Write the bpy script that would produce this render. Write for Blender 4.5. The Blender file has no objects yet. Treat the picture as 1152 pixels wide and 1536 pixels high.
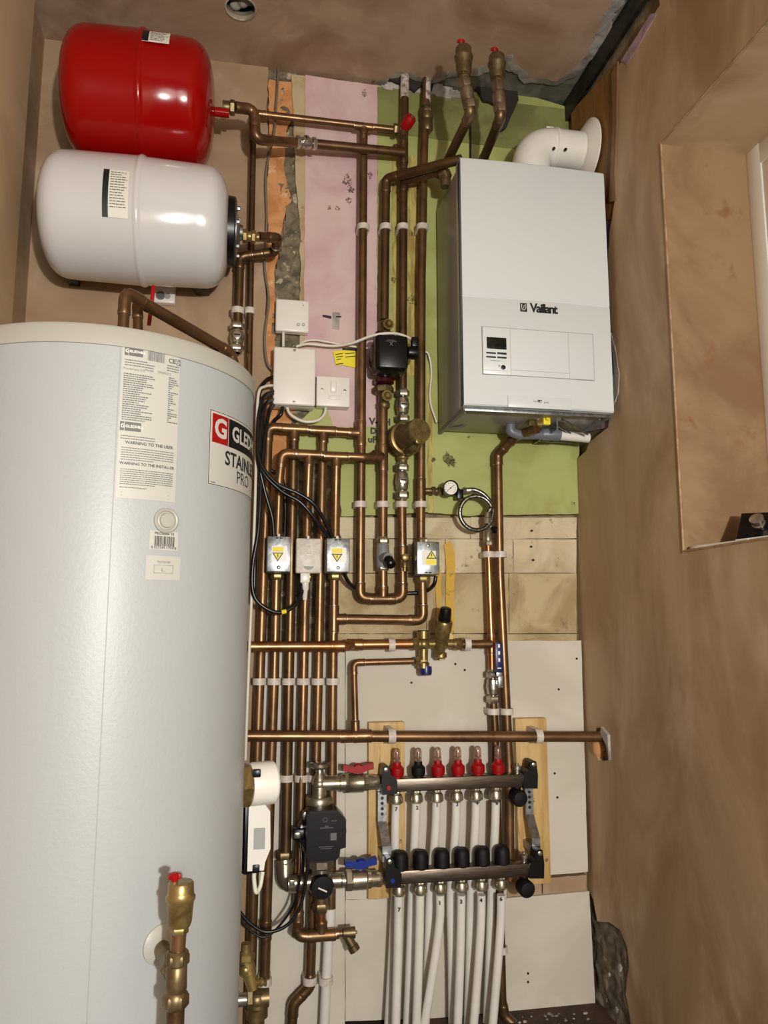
import bpy, bmesh, math, random
from mathutils import Vector, Matrix, noise
from mathutils.geometry import tessellate_polygon
random.seed(7)
S = bpy.context.scene
COL = S.collection
V = Vector
# ------------------------------------------------------------------ camera, world, lights, exposure
YAW, PITCH, FOC, DIST, ZC = math.radians(10.4), math.radians(8.1), 1153.0, 2.25, 1.09
FW = V((math.sin(YAW)*math.cos(PITCH), math.cos(YAW)*math.cos(PITCH), math.sin(PITCH)))
RT = V((math.cos(YAW), -math.sin(YAW), 0)); UP = RT.cross(FW)
cd = bpy.data.cameras.new('camera'); cam = bpy.data.objects.new('camera', cd); COL.objects.link(cam)
cd.sensor_fit = 'VERTICAL'; cd.sensor_height = 24.0; cd.lens = FOC/1536*24.0; cd.clip_start = .02
cam.matrix_world = Matrix(((RT.x, UP.x, -FW.x, 0), (RT.y, UP.y, -FW.y, -DIST), (RT.z, UP.z, -FW.z, ZC), (0, 0, 0, 1)))
S.camera = cam
w = bpy.data.worlds.new('world'); S.world = w; w.use_nodes = True
w.node_tree.nodes['Background'].inputs[0].default_value = (1.0, .96, .89, 1); w.node_tree.nodes['Background'].inputs[1].default_value = .12
def lamp(name, loc, energy, size, col, target):
    l = bpy.data.lights.new(name, 'AREA'); l.energy = energy; l.shape = 'DISK'; l.size = size; l.color = col
    o = bpy.data.objects.new(name, l); COL.objects.link(o); o.location = loc
    o.rotation_euler = (V(target)-V(loc)).to_track_quat('-Z', 'Y').to_euler(); return o
lamp('flash_key', (.4, -3.35, 1.2), 62, .08, (1, .975, .91), (.3, 0, 1.4))  # stands in for the phone flash, set back behind the camera
lamp('fill_light', (.3, -4.4, 1.2), 34, 1.2, (1, .97, .91), (.5, -.5, 1.2))  # added soft fill behind the camera, not a lamp of the room
S.view_settings.view_transform = 'Standard'; S.view_settings.look = 'None'; S.view_settings.gamma = 1
S.view_settings.use_curve_mapping = False; S.view_settings.exposure = 0.0
# ------------------------------------------------------------------ helpers
def ray(px, py): return FW + RT*((px-576)/FOC) + UP*((768-py)/FOC)
def at(px, py, y):
    r = ray(px, py); t = (y+DIST)/r.y; return V((r.x*t, y, ZC+r.z*t))
def atx(px, py, x):
    r = ray(px, py); t = x/r.x; return V((x, r.y*t-DIST, ZC+r.z*t))
def atz(px, py, z):
    r = ray(px, py); t = (z-ZC)/r.z; return V((r.x*t, r.y*t-DIST, z))
def px2m(n, y): return n*(y+DIST)/.96/FOC
def lin(c):
    return tuple(((v/255)/12.92 if v/255 <= .04045 else ((v/255+.055)/1.055)**2.4) for v in c)+(1,)
MATS = {}
def mat(name, c1, metal=0, rough=.5, c2=None, sc=8, bump=0, bsc=60, detail=6, lo=.4, hi=.62, c3=None, sc3=2, lo3=.5, hi3=.6, coat=0, trans=0, emit=0, stretch=None, rvar=0, spec=.5, alpha=1, speck=0, slo=.47):
    m = bpy.data.materials.new(name); m.use_nodes = True; nt = m.node_tree; N = nt.nodes; L = nt.links
    b = N['Principled BSDF']; b.inputs['Metallic'].default_value = metal; b.inputs['Roughness'].default_value = rough
    b.inputs['Coat Weight'].default_value = coat; b.inputs['Transmission Weight'].default_value = trans
    b.inputs['Specular IOR Level'].default_value = spec; b.inputs['Coat Roughness'].default_value = .08
    b.inputs['Alpha'].default_value = alpha
    b.inputs['Base Color'].default_value = lin(c1)
    if emit: b.inputs['Emission Color'].default_value = lin(c1); b.inputs['Emission Strength'].default_value = emit
    if c2 or bump or rvar or speck:
        g = N.new('ShaderNodeNewGeometry'); mp = N.new('ShaderNodeMapping'); L.new(g.outputs['Position'], mp.inputs[0])
        if stretch: mp.inputs['Scale'].default_value = stretch
    def nz(scale, det=detail, dist=0.0):
        n = N.new('ShaderNodeTexNoise'); n.inputs['Scale'].default_value = scale; n.inputs['Detail'].default_value = det
        n.inputs['Distortion'].default_value = dist; n.inputs['Roughness'].default_value = .6
        L.new(mp.outputs[0], n.inputs['Vector']); return n
    def ramp(src, a, bb):
        r = N.new('ShaderNodeMapRange'); r.inputs[1].default_value = a; r.inputs[2].default_value = bb; r.interpolation_type = 'SMOOTHSTEP'
        L.new(src, r.inputs[0]); return r.outputs[0]
    if c2:
        n = nz(sc, dist=.6); mx = N.new('ShaderNodeMix'); mx.data_type = 'RGBA'
        L.new(ramp(n.outputs[0], lo, hi), mx.inputs[0]); mx.inputs[6].default_value = lin(c1); mx.inputs[7].default_value = lin(c2)
        out = mx.outputs[2]
        if c3:
            n3 = nz(sc3, dist=.3); m3 = N.new('ShaderNodeMix'); m3.data_type = 'RGBA'; L.new(ramp(n3.outputs[0], lo3, hi3), m3.inputs[0])
            L.new(out, m3.inputs[6]); m3.inputs[7].default_value = lin(c3); out = m3.outputs[2]
        L.new(out, b.inputs['Base Color'])
    if rvar:
        n = nz(14); r = N.new('ShaderNodeMapRange'); r.inputs[1].default_value = .3; r.inputs[2].default_value = .7
        r.inputs[3].default_value = rough-rvar; r.inputs[4].default_value = rough+rvar; L.new(n.outputs[0], r.inputs[0]); L.new(r.outputs[0], b.inputs['Roughness'])
    if bump:
        n = nz(bsc, 4); bp = N.new('ShaderNodeBump'); bp.inputs['Strength'].default_value = bump; bp.inputs['Distance'].default_value = .002
        L.new(n.outputs[0], bp.inputs['Height']); L.new(bp.outputs[0], b.inputs['Normal'])
    if speck:
        n = nz(speck, 3); r = N.new('ShaderNodeMapRange'); r.inputs[1].default_value = slo; r.inputs[2].default_value = slo+.13; r.inputs[4].default_value = .85
        L.new(n.outputs[0], r.inputs[0]); L.new(r.outputs[0], b.inputs['Alpha'])
    MATS[name] = m; return m
mat('copper', (136,104,72), .78, .36, (106,82,57), 9, rvar=.08, c3=(96,66,44), sc3=30, lo3=.55, hi3=.75, lo=.35, hi=.7)
mat('copper_dull', (114,90,62), .8, .38, (92,68,46), 7, rvar=.08, c3=(70,54,40), sc3=26, lo3=.55, hi3=.75, lo=.35, hi=.7)
mat('copper_bright', (174,130,86), .86, .3, (156,98,60), 12, rvar=.06)
mat('solder', (190,176,160), 1, .3)
mat('brass', (154,134,84), .72, .36, (124,106,66), 40, rvar=.06)
mat('old_nickel', (152,136,114), .8, .34, (122,106,86), 30)
mat('brass_dull', (122,106,76), .75, .42, (104,88,58), 40, rvar=.06)
mat('chrome', (196,192,182), .9, .24, (164,156,142), 30, rvar=.05)
mat('nickel', (178,170,150), .85, .32, (150,140,120), 26, rvar=.06)
mat('steel', (112,100,88), .9, .36, (92,82,72), 20, stretch=(1, 1, 12))
mat('galvanised', (176,180,182), 1, .36, (140,146,150), 60)
mat('dark_steel', (34,32,28), .5, .5, (56,52,44), 14, bump=.2)
mat('white_plastic', (226,222,214), 0, .32, (218,214,206), 3)
mat('clip_plastic', (208,200,190), 0, .45, (190,180,168), 60)
mat('white_enamel', (208,208,208), 0, .18, coat=.3)
mat('boiler_white', (212,217,216), 0, .28, coat=.2)
mat('boiler_grey', (146,142,138), .1, .3, spec=.35)
mat('under_grey', (122,124,124), 0, .5)
mat('cylinder_white', (163,167,168), .0, .42, bump=.2, bsc=170, spec=.45)
mat('lid_white', (166,165,156), 0, .45)
mat('red_enamel', (146,3,1), 0, .16, spec=.35)
mat('black_plastic', (9,9,10), 0, .34, spec=.35)
mat('black_matt', (7,7,7), 0, .6, spec=.3)
mat('dark_red', (58,16,18), 0, .28, coat=.4)
mat('red_plastic', (150,10,12), 0, .45, spec=.3)
mat('blue_plastic', (8,40,130), 0, .45, spec=.3)
mat('navy_plastic', (22,30,88), 0, .35)
mat('yellow', (232,214,30), 0, .5)
mat('label_white', (224,222,212), 0, .4)
mat('label_cream', (180,180,172), 0, .45)
mat('label_paper', (184,183,175), 0, .45)
mat('ink', (22,22,24), 0, .5)
mat('ink_grey', (96,96,96), 0, .5)
mat('groove_grey', (150,152,150), 0, .6)
mat('pex_white', (222,218,210), 0, .32, (214,210,202), 5)
mat('grey_cable', (112,104,92), 0, .5)
mat('white_cable', (214,210,196), 0, .4)
mat('black_cable', (18,18,20), 0, .33)
mat('grey_plastic', (104,108,116), 0, .4)
mat('display', (26,28,22), 0, .15)
mat('screen_frame', (150,150,146), 0, .4)
mat('braid', (150,146,140), 1, .35, (80,78,74), 240, lo=.45, hi=.55)
mat('glass', (235,240,238), 0, .04, trans=1)
mat('sight_glass', (225,190,170), 0, .06, trans=.85)
mat('timber', (206,172,112), 0, .6, (184,146,88), 5, stretch=(6, 6, .6), c3=(150,106,60), sc3=14, lo3=.66, hi3=.74, bump=.2)
mat('plaster_ceiling', (172,146,122), 0, .75, (136,108,84), 3.2, bump=.35, bsc=14, c3=(182,158,138), sc3=5, lo3=.55, hi3=.75, lo=.35, hi=.7)
mat('plaster_back', (166,140,110), 0, .75, (148,120,92), 2.5, bump=.3, bsc=10, c3=(188,162,138), sc3=4, lo3=.5, hi3=.8, lo=.35, hi=.7)
mat('plaster_brown', (182,156,120), 0, .6, (146,116,80), 2.2, bump=.3, bsc=9, c3=(196,170,140), sc3=3.1, lo3=.5, hi3=.75, lo=.35, hi=.7, stretch=(1, 1.6, .7))
mat('plaster_orange', (146,118,84), 0, .66, (126,94,62), 3, bump=.3, bsc=16, c3=(128,86,50), sc3=11, lo3=.6, hi3=.75)
mat('plaster_left', (206,182,148), 0, .7, (186,160,126), 2, bump=.2, bsc=12)
mat('skim_white', (176,170,162), 0, .8, (128,122,116), 12, bump=.8, bsc=30)
mat('skim_grey', (118,114,104), 0, .6, (84,82,74), 9, bump=.5, bsc=20)
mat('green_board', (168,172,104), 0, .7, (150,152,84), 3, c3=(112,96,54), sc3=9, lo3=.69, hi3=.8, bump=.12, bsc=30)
mat('green_shaded', (128,130,74), 0, .7, (106,104,58), 5, c3=(84,72,44), sc3=9, lo3=.68, hi3=.8, bump=.12)
mat('yellow_stain', (186,172,96), 0, .7, (150,126,64), 18, bump=.2, stretch=(3, 1, .6))
mat('pink_board', (206,180,176), 0, .75, (194,160,164), 4, c3=(150,116,98), sc3=11, lo3=.7, hi3=.8, bump=.15, bsc=40)
mat('purple_board', (150,126,140), 0, .75, (176,150,160), 24, bump=.3)
mat('white_board', (204,196,182), 0, .7, (194,186,170), 3, c3=(160,150,132), sc3=17, lo3=.7, hi3=.76, bump=.1, bsc=60)
mat('old_plaster', (186,168,130), 0, .8, (158,136,96), 6, c3=(126,106,72), sc3=20, lo3=.62, hi3=.74, bump=.4, bsc=40)
mat('old_plaster_light', (204,190,158), 0, .8, (180,164,128), 7, c3=(140,124,92), sc3=26, lo3=.6, hi3=.7, bump=.5, bsc=50)
mat('render_grey', (126,114,92), 0, .9, (84,76,62), 22, c3=(176,166,142), sc3=34, lo3=.58, hi3=.66, bump=1, bsc=90)
mat('stone', (120,108,90), 0, .9, (82,72,58), 16, c3=(160,148,128), sc3=24, lo3=.6, hi3=.7, bump=1, bsc=60)
mat('foam_orange', (206,148,96), 0, .8, (184,124,72), 14, c3=(214,176,136), sc3=30, lo3=.6, hi3=.7, bump=.4, bsc=70)
mat('tan_board', (146,104,50), 0, .6, (120,84,38), 18, stretch=(1, 1, .3))
mat('spray_yellow', (214,170,56), 0, .7, (188,162,96), 20, lo=.5, hi=.75, speck=30, slo=.3)
mat('brown_stain', (110,88,62), 0, .8, (80,64,46), 40, speck=150)
mat('hole_dark', (40,32,26), 0, .8)
mat('floor_dirt', (74,48,30), 0, .8, (50,34,22), 14, bump=.6, bsc=40)
mat('raw_wall', (140,122,96), 0, .9, (104,90,70), 12, bump=.9, bsc=40)
mat('paint_white', (196,190,180), 0, .7, (120,104,84), 60, bump=.5)
mat('bead_plaster', (172,142,106), 0, .6, (150,114,78), 30)
mat('upvc', (222,218,208), 0, .3)

def tube(pts, r, n=12, caps=True, closed=False):
    pts = [V(p) for p in pts]; m = len(pts); rs = r if isinstance(r, (list, tuple)) else [r]*m
    T = []
    for i in range(m):
        a = pts[(i-1) % m] if (closed or i) else pts[0]; b = pts[(i+1) % m] if (closed or i < m-1) else pts[-1]
        T.append((b-a).normalized())
    t0 = T[0]; u = t0.orthogonal().normalized(); vs = []; fs = []
    for i in range(m):
        if i: u = (T[i-1].rotation_difference(T[i]) @ u).normalized()
        v = T[i].cross(u).normalized()
        for k in range(n):
            a = 2*math.pi*k/n; vs.append(pts[i]+(u*math.cos(a)+v*math.sin(a))*rs[i])
    for i in range(m if closed else m-1):
        for k in range(n):
            a, b = i*n+k, i*n+(k+1) % n; c, d = ((i+1) % m)*n+(k+1) % n, ((i+1) % m)*n+k
            fs.append((a, b, c, d))
    if caps and not closed: fs += [tuple(range(n-1, -1, -1)), tuple(range((m-1)*n, m*n))]
    return vs, fs
def lathe(o, axis, prof, n=24, cap=True, phase=0.0):
    """prof: list of (height, radius)"""
    o = V(o); ax = V(axis).normalized(); u = ax.orthogonal().normalized()
    ref = V((0, 0, 1)) if abs(ax.z) < .9 else V((0, -1, 0)); u = (ref-ax*ref.dot(ax)).normalized(); v = ax.cross(u); vs = []; fs = []
    for h, r in prof:
        for k in range(n):
            a = 2*math.pi*(k+phase)/n; vs.append(o+ax*h+(u*math.cos(a)+v*math.sin(a))*max(r, 1e-5))
    for i in range(len(prof)-1):
        for k in range(n): fs.append((i*n+k, i*n+(k+1) % n, (i+1)*n+(k+1) % n, (i+1)*n+k))
    if cap: fs += [tuple(range(n-1, -1, -1)), tuple(range((len(prof)-1)*n, len(prof)*n))]
    return vs, fs
def ring(o, axis, r0, r1, h0, h1, n=24):
    o = V(o); ax = V(axis).normalized(); p = [(h0, r0), (h0, r1), (h1, r1), (h1, r0)]
    vs, fs = lathe(o, ax, p, n, False)
    for k in range(n): fs.append((3*n+k, 3*n+(k+1) % n, (k+1) % n, k))
    return vs, fs
def hexn(o, axis, h0, h1, r, ch=.15, n=6, phase=.5):
    c = (h1-h0)*ch; return lathe(o, axis, [(h0, r*.9), (h0+c, r), (h1-c, r), (h1, r*.9)], n, True, phase)
def ball(c, r, n=14, sz=1, axis=(0, 0, 1)):
    return lathe(c, axis, [(-r*sz*math.cos(math.pi*i/8), r*math.sin(math.pi*i/8)) for i in range(9)], n, False)
def box(c, s, bev=0, rot=None, seg=2):
    bm = bmesh.new(); bmesh.ops.create_cube(bm, size=1)
    for v in bm.verts: v.co = V((v.co.x*s[0], v.co.y*s[1], v.co.z*s[2]))
    if bev: bmesh.ops.bevel(bm, geom=list(bm.edges), offset=min(bev, min(s)*.49), segments=seg, affect='EDGES', profile=.5)
    M = Matrix.Translation(V(c)) @ (rot.to_4x4() if rot is not None else Matrix())
    bm.verts.index_update(); vs = [M @ v.co for v in bm.verts]; fs = [tuple(v.index for v in f.verts) for f in bm.faces]; bm.free(); return vs, fs
def bb(x0, x1, y0, y1, z0, z1, bev=0, seg=2): return box(((x0+x1)/2, (y0+y1)/2, (z0+z1)/2), (abs(x1-x0), abs(y1-y0), abs(z1-z0)), bev, None, seg)
def qb(px0, py0, px1, py1, yf, yb, bev=0):
    """box whose front face (plane y=yf) spans two measured corners"""
    a, b = at(px0, py0, yf), at(px1, py1, yf); return bb(a.x, b.x, yf, yb, a.z, b.z, bev)
def prism(loop, d, holes=()):
    """extrude 3D outline(s) by vector d"""
    loops = [[V(p) for p in loop]]+[[V(p) for p in h] for h in holes]; d = V(d)
    flat = [p for l in loops for p in l]; n = len(flat); tri = tessellate_polygon(loops)
    fs = [tuple(t) for t in tri]+[tuple(i+n for i in reversed(t)) for t in tri]
    vs = flat+[p+d for p in flat]; k = 0
    for l in loops:
        m = len(l)
        for i in range(m): a, b = k+i, k+(i+1) % m; fs.append((a, b, b+n, a+n))
        k += m
    return vs, fs
def rag(loop, amp, step=.02, seed=0):
    """roughen an outline"""
    out = []; m = len(loop)
    for i in range(m):
        a, b = V(loop[i]), V(loop[(i+1) % m]); L = (b-a).length; k = max(1, int(L/step)) if L < 3 else 1
        for j in range(k):
            p = a.lerp(b, j/k); q = p*38+V((seed, seed*3, 0)); nn = noise.noise_vector(q)+noise.noise_vector(q*.35)
            out.append(p+V((nn.x*amp if abs(a.y-b.y) < 1e-4 or True else 0, 0, nn.z*amp)))
    return out
def fil(pts, rad, seg=6):
    """round the corners of a path"""
    pts = [V(p) for p in pts]; out = [pts[0]]
    for i in range(1, len(pts)-1):
        p, a, b = pts[i], pts[i-1], pts[i+1]; u = (a-p); v = (b-p); lu, lv = u.length, v.length; u.normalize(); v.normalize()
        ang = u.angle(v); t = min(rad/math.tan(ang/2) if ang < 3.13 else .001, lu*.48, lv*.48)
        A, B = p+u*t, p+v*t
        for k in range(seg+1):
            s = k/seg; out.append(A*(1-s)**2+p*2*s*(1-s)+B*s*s)
    out.append(pts[-1]); return out
def crv(pts, k=8):
    pts = [V(p) for p in pts]; P_ = [pts[0]*2-pts[1]]+pts+[pts[-1]*2-pts[-2]]; out = []
    for i in range(1, len(P_)-2):
        a, b, c, d = P_[i-1:i+3]
        for j in range(k):
            t = j/k; out.append(.5*((2*b)+(c-a)*t+(2*a-5*b+4*c-d)*t*t+(3*b-a-3*c+d)*t**3))
    out.append(pts[-1]); return out
def mesh(name, shapes, smooth=True):
    if isinstance(shapes, tuple): shapes = [shapes]
    vs = []; fs = []
    for a, b in shapes:
        k = len(vs); vs += [tuple(v) for v in a]; fs += [tuple(i+k for i in f) for f in b]
    me = bpy.data.meshes.new(name); me.from_pydata(vs, [], fs)
    bm = bmesh.new(); bm.from_mesh(me); bmesh.ops.recalc_face_normals(bm, faces=bm.faces); bm.to_mesh(me); bm.free()
    if smooth: me.shade_smooth(); me.set_sharp_from_angle(angle=math.radians(38))
    return me
def wm(o):
    M = Matrix()
    while o: M = o.matrix_basis @ M; o = o.parent
    return M
def obj(name, shapes, m, parent=None, label=None, smooth=True, kind=None):
    me = mesh(name, shapes, smooth); me.materials.append(MATS[m]); o = bpy.data.objects.new(name, me); COL.objects.link(o)
    if parent is not None: me.transform(wm(parent).inverted()); o.parent = parent
    if label: o['label'] = label
    if kind: o['kind'] = kind
    elif name in ('print', 'small_print', 'head_print', 'head_mark', 'sticker_print', 'gauge_ticks', 'lever_print'): o['kind'] = 'stuff'
    return o
def thing(name, label, cat, loc, group=None):
    o = bpy.data.objects.new(name, None); COL.objects.link(o); o.location = loc; o.empty_display_size = .05
    o['label'] = label; o['category'] = cat
    if group: o['group'] = group
    return o
def tag(o, label, cat, group=None):
    o['label'] = label; o['category'] = cat
    if group: o['group'] = group
    # origin at the thing
    me = o.data; c = sum((v.co for v in me.vertices), V())/len(me.vertices)
    if o.parent is None: me.transform(Matrix.Translation(-c)); o.location = c
    return o
def st(name, shapes, m, smooth=True): return obj(name, shapes, m, None, None, smooth, 'structure')
def txt(s, size, off=0.0, align='CENTER', space=1.0):
    """lettering outline as (verts, faces) in a flat frame"""
    cu = bpy.data.curves.new('t', 'FONT'); cu.body = s; cu.size = size; cu.offset = off; cu.align_x = align; cu.align_y = 'CENTER'
    cu.space_character = space; cu.resolution_u = 3
    o = bpy.data.objects.new('t', cu); COL.objects.link(o); me = bpy.data.meshes.new_from_object(o)
    r = ([v.co.copy() for v in me.vertices], [tuple(p.vertices) for p in me.polygons])
    bpy.data.objects.remove(o); bpy.data.curves.remove(cu); bpy.data.meshes.remove(me); return r
def place(tf, o, u, v, n=None, th=.0004):
    """put flat lettering/print in the plane (o; u, v)"""
    o, u, v = V(o), V(u), V(v); return [o+u*p.x+v*p.y for p in tf[0]], tf[1]
def rects(lst): 
    vs = []; fs = []
    for x0, y0, x1, y1 in lst:
        k = len(vs); vs += [V((x0, y0, 0)), V((x1, y0, 0)), V((x1, y1, 0)), V((x0, y1, 0))]; fs.append((k, k+1, k+2, k+3))
    return vs, fs
def words(x0, x1, y, h, rnd, fill=1.0):
    """a row of tiny word marks"""
    out = []; x = x0
    while x < x0+(x1-x0)*fill:
        l = rnd.uniform(1.2, 4.5)*h; out.append((x, y-h*.32, min(x+l, x1), y+h*.32)); x += l+h*.7
    return out
X_, Y_, Z_ = V((1, 0, 0)), V((0, 1, 0)), V((0, 0, 1)); NX, NY, NZ = -X_, -Y_, -Z_
XR = 1.035        # right wall
XL = -.63         # left wall
ZT = ZC+1.742     # ceiling
# ------------------------------------------------------------------ room shell
st('floor', bb(XL-.2, XR+1.0, -4.6, .3, -.1, 0), 'floor_dirt', False)
wb = st('wall_back', bb(XL-.3, XR+.5, .03, .25, -.05, ZT+.2), 'raw_wall', False)
def W(px, py, y=0.0): return at(px, py, y)
def panel(name, pxs, m, yf, th, amp=0, seed=0, label=None, step=.02):
    l = [W(x, y, yf) for x, y in pxs]
    if amp: l = rag(l, amp, step, seed)
    return obj(name, prism(l, (0, th, 0)), m, wb, label, False)
def rough(name, pxs, m, yf, amp, seed=0, step=.006, label=None, base=.03):
    """rough lump of render or stone: a displaced sheet trimmed to a ragged outline"""
    l = rag([W(x, y, yf) for x, y in pxs], .006, .02, seed); xs = [p.x for p in l]; zs = [p.z for p in l]
    def inside(x, z):
        c = False; n = len(l)
        for i in range(n):
            a, b = l[i], l[(i+1) % n]
            if (a.z > z) != (b.z > z) and x < (b.x-a.x)*(z-a.z)/(b.z-a.z)+a.x: c = not c
        return c
    nx = int((max(xs)-min(xs))/step)+1; nz_ = int((max(zs)-min(zs))/step)+1; idx = {}; vs = []; fs = []
    def vert(i, j):
        if (i, j) not in idx:
            x, z = min(xs)+i*step, min(zs)+j*step; q = V((x, 0, z))
            d = noise.noise(q*16+V((seed, 0, 0)))*.7+noise.noise(q*45)*.45+noise.noise(q*110)*.2
            f = noise.noise(q*24+V((9, seed, 0)));  d += .6*math.floor(f*4)/4
            idx[i, j] = len(vs); vs.append(V((x, yf-d*amp, z)))
        return idx[i, j]
    for i in range(nx):
        for j in range(nz_):
            if inside(min(xs)+(i+.5)*step, min(zs)+(j+.5)*step): fs.append((vert(i, j), vert(i+1, j), vert(i+1, j+1), vert(i, j+1)))
    # skirt to the wall
    ed = {}
    for f in fs:
        for a, b in zip(f, f[1:]+f[:1]): ed[(a, b)] = ed.get((a, b), 0)+1
    nb = {}
    for a, b in list(ed):
        if (b, a) not in ed:
            for q in (a, b):
                if q not in nb: nb[q] = len(vs); vs.append(V((vs[q].x, base, vs[q].z)))
            fs.append((b, a, nb[a], nb[b]))
    o = obj(name, (vs, fs), m, wb, label, True); return o
# finish coats and boards on the back wall
panel('plaster_coat', [(-10,20),(404,60),(400,180),(402,330),(398,460),(404,560),(392,640),(396,800),(392,960),(380,1000),(380,1545),(-10,1545)], 'plaster_back', -.002, .034, .004, 1)
panel('foam_panel', [(404,118),(440,124),(446,168),(430,190),(426,260),(436,300),(424,330),(412,420),(414,560),(440,600),(434,720),(400,760),(396,560),(402,330)], 'foam_orange', .008, .022, .005, 2, 'orange patch of old wall in a torn strip')
rough('render_patch', [(402,100),(424,98),(452,112),(456,300),(456,440),(458,520),(404,540),(408,440),(422,360),(428,310),(412,262),(424,210),(440,180),(404,150)], 'render_grey', .01, .012, 3, label='broken grey render in a torn strip')
rough('render_patch', [(404,600),(560,592),(560,780),(540,960),(396,964),(394,700)], 'render_grey', .014, .007, 4, .007)
panel('plaster_edge', [(437,112),(462,116),(460,300),(463,440),(458,560),(448,560),(450,330),(440,200)], 'old_plaster', -.001, .03, .005, 5)
panel('pink_plasterboard', [(458,112),(566,128),(566,640),(500,640),(472,560),(456,540)], 'pink_board', -.004, .032, .0025, 6)
gb = panel('green_plasterboard', [(566,128),(604,134),(780,140),(868,165),(868,770),(700,774),(640,768),(566,772)], 'green_board', -.004, .032, .0025, 7)
panel('green_plasterboard', [(470,612),(566,592),(566,772),(512,776),(504,700),(450,690),(440,640)], 'green_board', -.003, .032, .004, 8)
panel('green_plasterboard', [(566,130),(868,166),(868,236),(620,204),(566,198)], 'green_shaded', -.0055, .03, .0015, 20, 'shadow under the ceiling, painted as a darker green strip')  # shade below the ceiling put into the board colour
for a in ([(588,236),(600,237),(602,590),(589,590)], [(611,232),(626,234),(626,560),(612,566)], [(640,560),(648,560),(650,768),(642,768)]):
    panel('stain_strip', a, 'yellow_stain', -.0052, .004, .004, a[0][0])
panel('joint_strip', [(704,160),(707,160),(707,300),(704,300)], 'hole_dark', -.0062, .004)
rnd = random.Random(4)
for px, py, s in [(521,270,9),(541,232,3),(555,262,5),(527,285,6),(617,450,9),(672,688,8),(680,694,5),(523,300,5),(600,300,5),(560,120,4),(547,140,5),(506,312,4),(572,425,3),(650,690,4),(700,620,3),(742,570,2),(703,655,2),(566,545,5),(590,420,5),(494,312,3),(860,756,4),(616,350,4),(627,280,4)]:
    c = W(px, py, -.006); k = 14; l = []
    for i in range(k):
        a = i*2*math.pi/k; r = px2m(s*rnd.uniform(.55, 1.15), 0); l.append(c+V((math.cos(a)*r, 0, math.sin(a)*r*rnd.uniform(.9, 1.5))))
    obj('stain', prism(l, (0, .002, 0)), 'brown_stain', wb, None, False)
# broken edge under the ceiling
rough('torn_plaster', [(572,128),(600,116),(640,118),(668,126),(700,142),(700,148),(660,146),(640,138),(604,134),(578,132)], 'skim_white', -.012, .006, 6, label='torn white plaster under the ceiling')
# old blockwork courses
rows = [(776,807.5,[(506,600),(601,706),(707,866)], 'old_plaster_light'), (808.5,859,[(506,560),(561,668),(669,770),(771,866)], 'old_plaster_light'), (860,950,[(506,640),(641,764),(765,866)], 'old_plaster'), (951,966,[(506,700),(701,866)], 'old_plaster')]
for y0, y1, cols, m in rows:
    for i, (x0, x1) in enumerate(cols):
        l = rag([W(x0, y0), W(x1, y0), W(x1, y1), W(x0, y1)], .0014, .02, y0+i)
        obj('wall_block', prism([p+V((0, .004+.004*rnd.random(), 0)) for p in l], (0, .03, 0)), m, wb, None, False)
panel('paint_mark', [(666,816),(676,812),(682,830),(681,960),(668,960),(669,850)], 'spray_yellow', .0005, .006, .003, 9, 'yellow spray paint stripe')
panel('paint_mark', [(653,850),(661,850),(663,920),(655,924)], 'spray_yellow', .0005, .006, .003, 10, 'fainter yellow spray paint stripe')
rough('render_patch', [(380,962),(520,960),(520,975),(378,975)], 'render_grey', .01, .006, 12)
# white boards at the bottom
panel('white_board', [(380,972),(517.4,962),(517.4,1540),(378,1540)], 'white_board', -.004, .032, .0008, 30)
panel('white_board', [(518.2,961),(872,961),(882,1308),(760,1318),(760,1347),(518.2,1349)], 'white_board', -.004, .032, .001, 31)
panel('white_board', [(518.2,1349.6),(760,1347.6),(884,1337),(893,1508),(760,1524),(518.2,1532)], 'white_board', -.004, .032, .001, 32)
rows2 = [(1318,1350,[(760,812),(815,880)])]
for y0, y1, cols in rows2:
    for x0, x1 in cols: obj('brick', prism(rag([W(x0, y0, .008), W(x1, y0-6, .008), W(x1, y1-8, .008), W(x0, y1, .008)], .002, .015, x0), (0, .03, 0)), 'plaster_back', wb, None, False)
for px, py in [(617,1024),(697,1005),(838,1034),(832,1160),(836,1196),(865,988),(792,1460),(792,1473),(800,840),(798,796),(797,820),(683,996),(560,1140),(475,1100)]:
    c = W(px, py, -.0045); obj('screw_head', lathe(c, NY, [(0, .0035), (.001, .0035), (.0012, .001)], 10), 'hole_dark', wb)
# felt pen writing on the green board
for s, px, py, sz in [('V-  H', 570, 633, .03), ('D z·v', 569, 647, .026), ('uF B k', 569, 660, .027)]:
    obj('handwriting', place(txt(s, sz, .001), W(px, py, -.0066), X_, Z_), 'ink', wb, None, False)
for a in ([(484,472),(497,474),(497,478),(484,475)], [(504,474),(512,474),(512,476),(504,476)]): panel('pen_mark', a, 'ink', -.0065, .002)
panel('tape_strip', [(499,468),(510,469),(509,494),(498,493)], 'skim_white', -.0055, .002, .0012, 3)
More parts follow.
